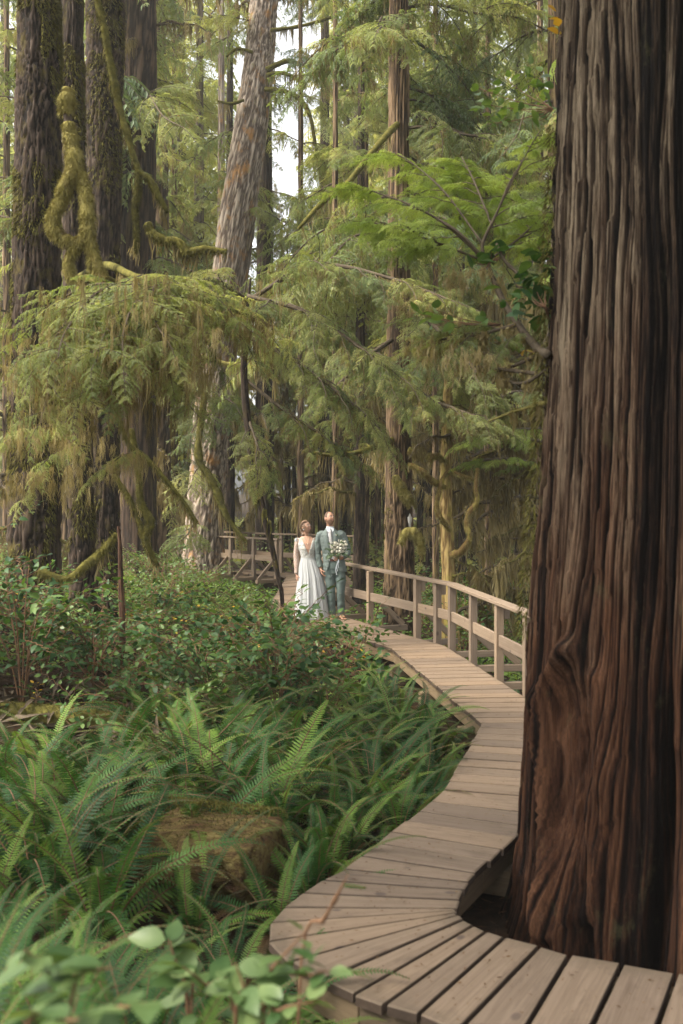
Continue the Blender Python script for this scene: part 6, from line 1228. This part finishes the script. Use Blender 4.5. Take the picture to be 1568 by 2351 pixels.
for k, (dx, L) in enumerate(((-.02, .20), (-.035, .26), (.0, .14))):
    P = smooth_path(np.array([(0, -.028, .0), (dx*.6, -.04, -.05), (dx*1.2-.01, -.035, -L*.6), (dx, -.035, -L)]), 14); V = np.concatenate([[p+[-.004, 0, 0], p+[.004, -.003, 0]] for p in P]); put('ribbon', Geo().add(V, np.array([[2*i, 2*i+1, 2*i+3, 2*i+2] for i in range(13)])).mesh('ribbon', SHIRT, False), bq)

# ---- bride
BX, BY = -.520, 17.70
br = thing('person', 'woman in a long white lace wedding dress with braided hair, looking up', 'person', (BX, BY, .001))
HRB = Matrix.Rotation(math.radians(48), 3, 'Z')@Matrix.Rotation(math.radians(-16), 3, 'X')@Matrix.Rotation(math.radians(-3), 3, 'Y'); HB = np.array([-.085, -.005, 1.545]); SC = .92
hv, hq, hd = head_pts(jaw=.34); hv = hv*SC; g = Geo(); g.add(place_head(HRB, HB, hv), hq)
for sx in (-1, 1): g.add(place_head(HRB, HB, ear[0]*.85+[sx*.069, .010, -.008]), ear[1])
bj = [('geo', g), ('tube', [(-.075, .03, 1.32), (-.082, .022, 1.39), (-.090, .014, 1.48)], (.050, .043, .044)),
 ('loft', [(-.03, 0, .84, .15, .11), (-.04, 0, .93, .14, .10), (-.045, 0, 1.03, .112, .083), (-.06, -.005, 1.18, .132, .100), (-.072, 0, 1.28, .145, .085), (-.075, .008, 1.345, .135, .062), (-.078, .014, 1.385, .075, .05)], 28),
 ('tube', [(-.205, 0, 1.325), (-.240, .02, 1.05), (-.238, -.015, .735)], (.043, .034, .023)), ('tube', [(.05, .01, 1.34), (.115, .06, 1.10), (.165, .04, .85)], (.043, .034, .023)),
 ('tube', [(-.08, 0, .86), (-.06, -.01, .45), (-.06, .02, .07)], (.08, .05, .033)), ('tube', [(.03, 0, .86), (.04, -.01, .45), (.05, .02, .07)], (.08, .05, .033)), ('geo', foot((-.06, .02, .075), (-.08, -.13, .03))), ('geo', foot((.05, .02, .075), (.06, -.13, .03))),
 ('geo', hand((-.238, -.018, .735), (.12, -.12, -1), (.6, .3, 0), (.45, -.9, 0), .35, .9)), ('geo', hand((.170, .035, .845), (.35, -.45, -1), (-.8, 0, 0), (-.1, -1, .2), .6, .9))]
V, Fs = fuse(body(bj), .0048, 3); put('body', Geo().add(V, Fs).mesh('body', SKB), br)
hair = region(lambda d: ((d[:, 1] > -.05) & (d[:, 2] > -.55)) | ((d[:, 2] > .50+.25*np.abs(d[:, 0])*0) & (d[:, 1] > -.72)) | ((np.abs(d[:, 0]) > .62) & (d[:, 2] > -.15) & (d[:, 1] > -.55)), 1.07, HAIRB, 'hair', br, HRB, HB, nz=.05)
g = Geo()
for c, r in (((-.01, .080, -.085), .040), ((-.025, .070, -.115), .033), ((.015, .085, -.06), .035), ((-.02, .095, -.05), .032)): V, Fs = sphere(c, (r, r*.9, r), 14, 10); g.add(V, Fs)
V = np.concatenate(g.V); g2 = Geo(); g2.add(place_head(HRB, HB, V*(1+.05*np.sin(V[:, :1]*300))), [f for f in g.Fs if f.shape[1] == 4]+[f for f in g.Fs if f.shape[1] == 3]) if False else None
gb = Geo(); gb.merge(g, np.array(HRB), HB); put('hair_bun', gb.mesh('hair_bun', HAIRB), hair)
P = smooth_path(np.array([(-.040, -.062, .085), (-.064, -.03, .083), (-.075, .01, .060), (-.070, .05, .025), (-.045, .08, -.02)]), 13); g = Geo()
for k, p in enumerate(P): V, Fs = sphere(p+[(.004 if k % 2 else -.004), 0, (.006 if k % 2 else -.004)], (.014, .013, .010), 8, 6); g.add(V, Fs)
gb = Geo(); gb.merge(g, np.array(HRB), HB); put('braid', gb.mesh('braid', HAIRB), hair)
face(br, HRB, HB, LIP)
P = smooth_path(np.array([(-.01, .10, -.06), (-.012, .115, -.12), (.0, .12, -.19), (.01, .115, -.25)])@np.array(HRB).T+HB, 10); V = np.concatenate([[p+[-.013, 0, 0], p+[.013, .008, 0]] for p in P]); put('ribbon', Geo().add(V, np.array([[2*i, 2*i+1, 2*i+3, 2*i+2] for i in range(9)])).mesh('ribbon', SHIRT, False), hair)
V, Fs = sphere((-.070, -.002, -.042), (.006, .006, .014), 8, 6); put('earring', Geo().add(place_head(HRB, HB, V), Fs).mesh('earring', SHIRT), br)
P = smooth_path(np.array([(-.130, -.035, 1.375), (-.10, -.075, 1.33), (-.055, -.098, 1.275), (-.045, -.080, 1.33), (-.035, -.04, 1.375)]), 24); V, Fs = tube(P, .0018, 5, False); nk = put('necklace', Geo().add(V, Fs).mesh('necklace', flat_mat('gold', (.6, .42, .2), .3, .6)), br)
V, Fs = sphere((-.052, -.104, 1.262), (.008, .006, .009), 8, 6); put('pendant', Geo().add(V, Fs).mesh('pendant', WHITE), nk)
BLV = [(-.044, 0, 1.00, .122, .093), (-.048, 0, 1.06, .124, .096), (-.056, -.004, 1.12, .132, .106), (-.064, -.006, 1.18, .145, .115), (-.070, -.002, 1.25, .154, .106), (-.074, .004, 1.31, .158, .086), (-.076, .008, 1.352, .150, .070)]
bl_, br_ = [-.047, -.047, -.052, -.078, -.108, -.135, -.160], [-.044, -.044, -.030, -.008, .014, .034, .050]
sg = Geo(); V, Q = shell(BLV, bl_, br_, .012); sg.add(V, Q); V, Fs = fuse(sg, .005, 2); V = wrinkle(V, .004, 40, 5); dress = put('dress', Geo().add(V, Fs).mesh('dress', BOD), br)
for pts, rr in (([(-.185, 0, 1.335), (-.222, .004, 1.27), (-.246, .018, 1.06), (-.246, .0, .90), (-.240, -.014, .755)], (.048, .055, .046, .041, .034)), ([(.035, .01, 1.345), (.075, .02, 1.28), (.120, .06, 1.10), (.150, .05, .98), (.166, .04, .88)], (.045, .052, .042, .037, .032))):
    P = smooth_path(np.array(pts), 22); V, Fs = tube(P, np.interp(np.linspace(0, 1, 22), np.linspace(0, 1, len(rr)), rr), 18); V = wrinkle(V, .006, 22, 9); put('lace_sleeve', Geo().add(V, Fs).mesh('lace_sleeve', LACE), dress)
for c in ((-.228, -.01, 1.315),):
    g = Geo()
    for k in range(6): V, Fs = sphere(np.array(c)+[-.012+.012*math.sin(k*2), -.02+.012*k, .012*math.cos(k*3)-.006*k], (.030, .022, .036), 10, 8); g.add(V, Fs)
    V, Fs = fuse(g, .005, 2); V = wrinkle(V, .008, 45, 3); put('shoulder_ruffle', Geo().add(V, Fs).mesh('shoulder_ruffle', TULLE), dress)
lv = [(-.044, 0, 1.022, .123, .094), (-.044, 0, 1.0, .128, .098), (-.036, 0, .93, .155, .122), (-.02, .0, .82, .185, .152), (.0, .005, .70, .208, .185), (.008, .01, .50, .245, .225), (.014, .02, .30, .272, .265), (.020, .03, .12, .298, .295), (.024, .035, .012, .318, .315)]
n, k = 288, 60; zz = np.linspace(0, 1, k); lvA = np.array(lv); sarr = np.linspace(0, 1, len(lv)); a = np.arange(n)*2*PI/n; rings = np.array([[np.interp(s, sarr, lvA[:, q]) for q in range(5)] for s in zz]); fa = np.clip(zz*1.5, 0, 1)
ph = 2.2*vn(np.stack([np.cos(a)*2, np.sin(a)*2, 0*a], -1), 3); fold = (.55*np.sin(a*17+ph*4)+.35*np.sin(a*31+ph*7)+.4*np.sin(a*9+1+ph*3))
rf_ = 1+(.012+.052*fa[:, None])*fold[None, :]*(1+.25*np.sin(zz*4)[:, None]); V = np.stack([rings[:, 0:1]+rings[:, 3:4]*rf_*np.sin(a), rings[:, 1:2]-rings[:, 4:5]*rf_*np.cos(a), np.repeat(rings[:, 2:3], n, 1)], -1).reshape(-1, 3)
i = np.arange(k-1)[:, None]*n; j = np.arange(n)[None, :]; j2 = (j+1) % n; put('skirt', Geo().add(V, np.stack([i+j, i+n+j, i+n+j2, i+j2], -1).reshape(-1, 4)).mesh('skirt', TULLE), dress)
V, Fs = loft([(-.044, 0, 1.005, .128, .099), (-.044, 0, 1.03, .126, .098)], 48, False); put('waistband', Geo().add(V, Fs).mesh('waistband', TULLE), dress)
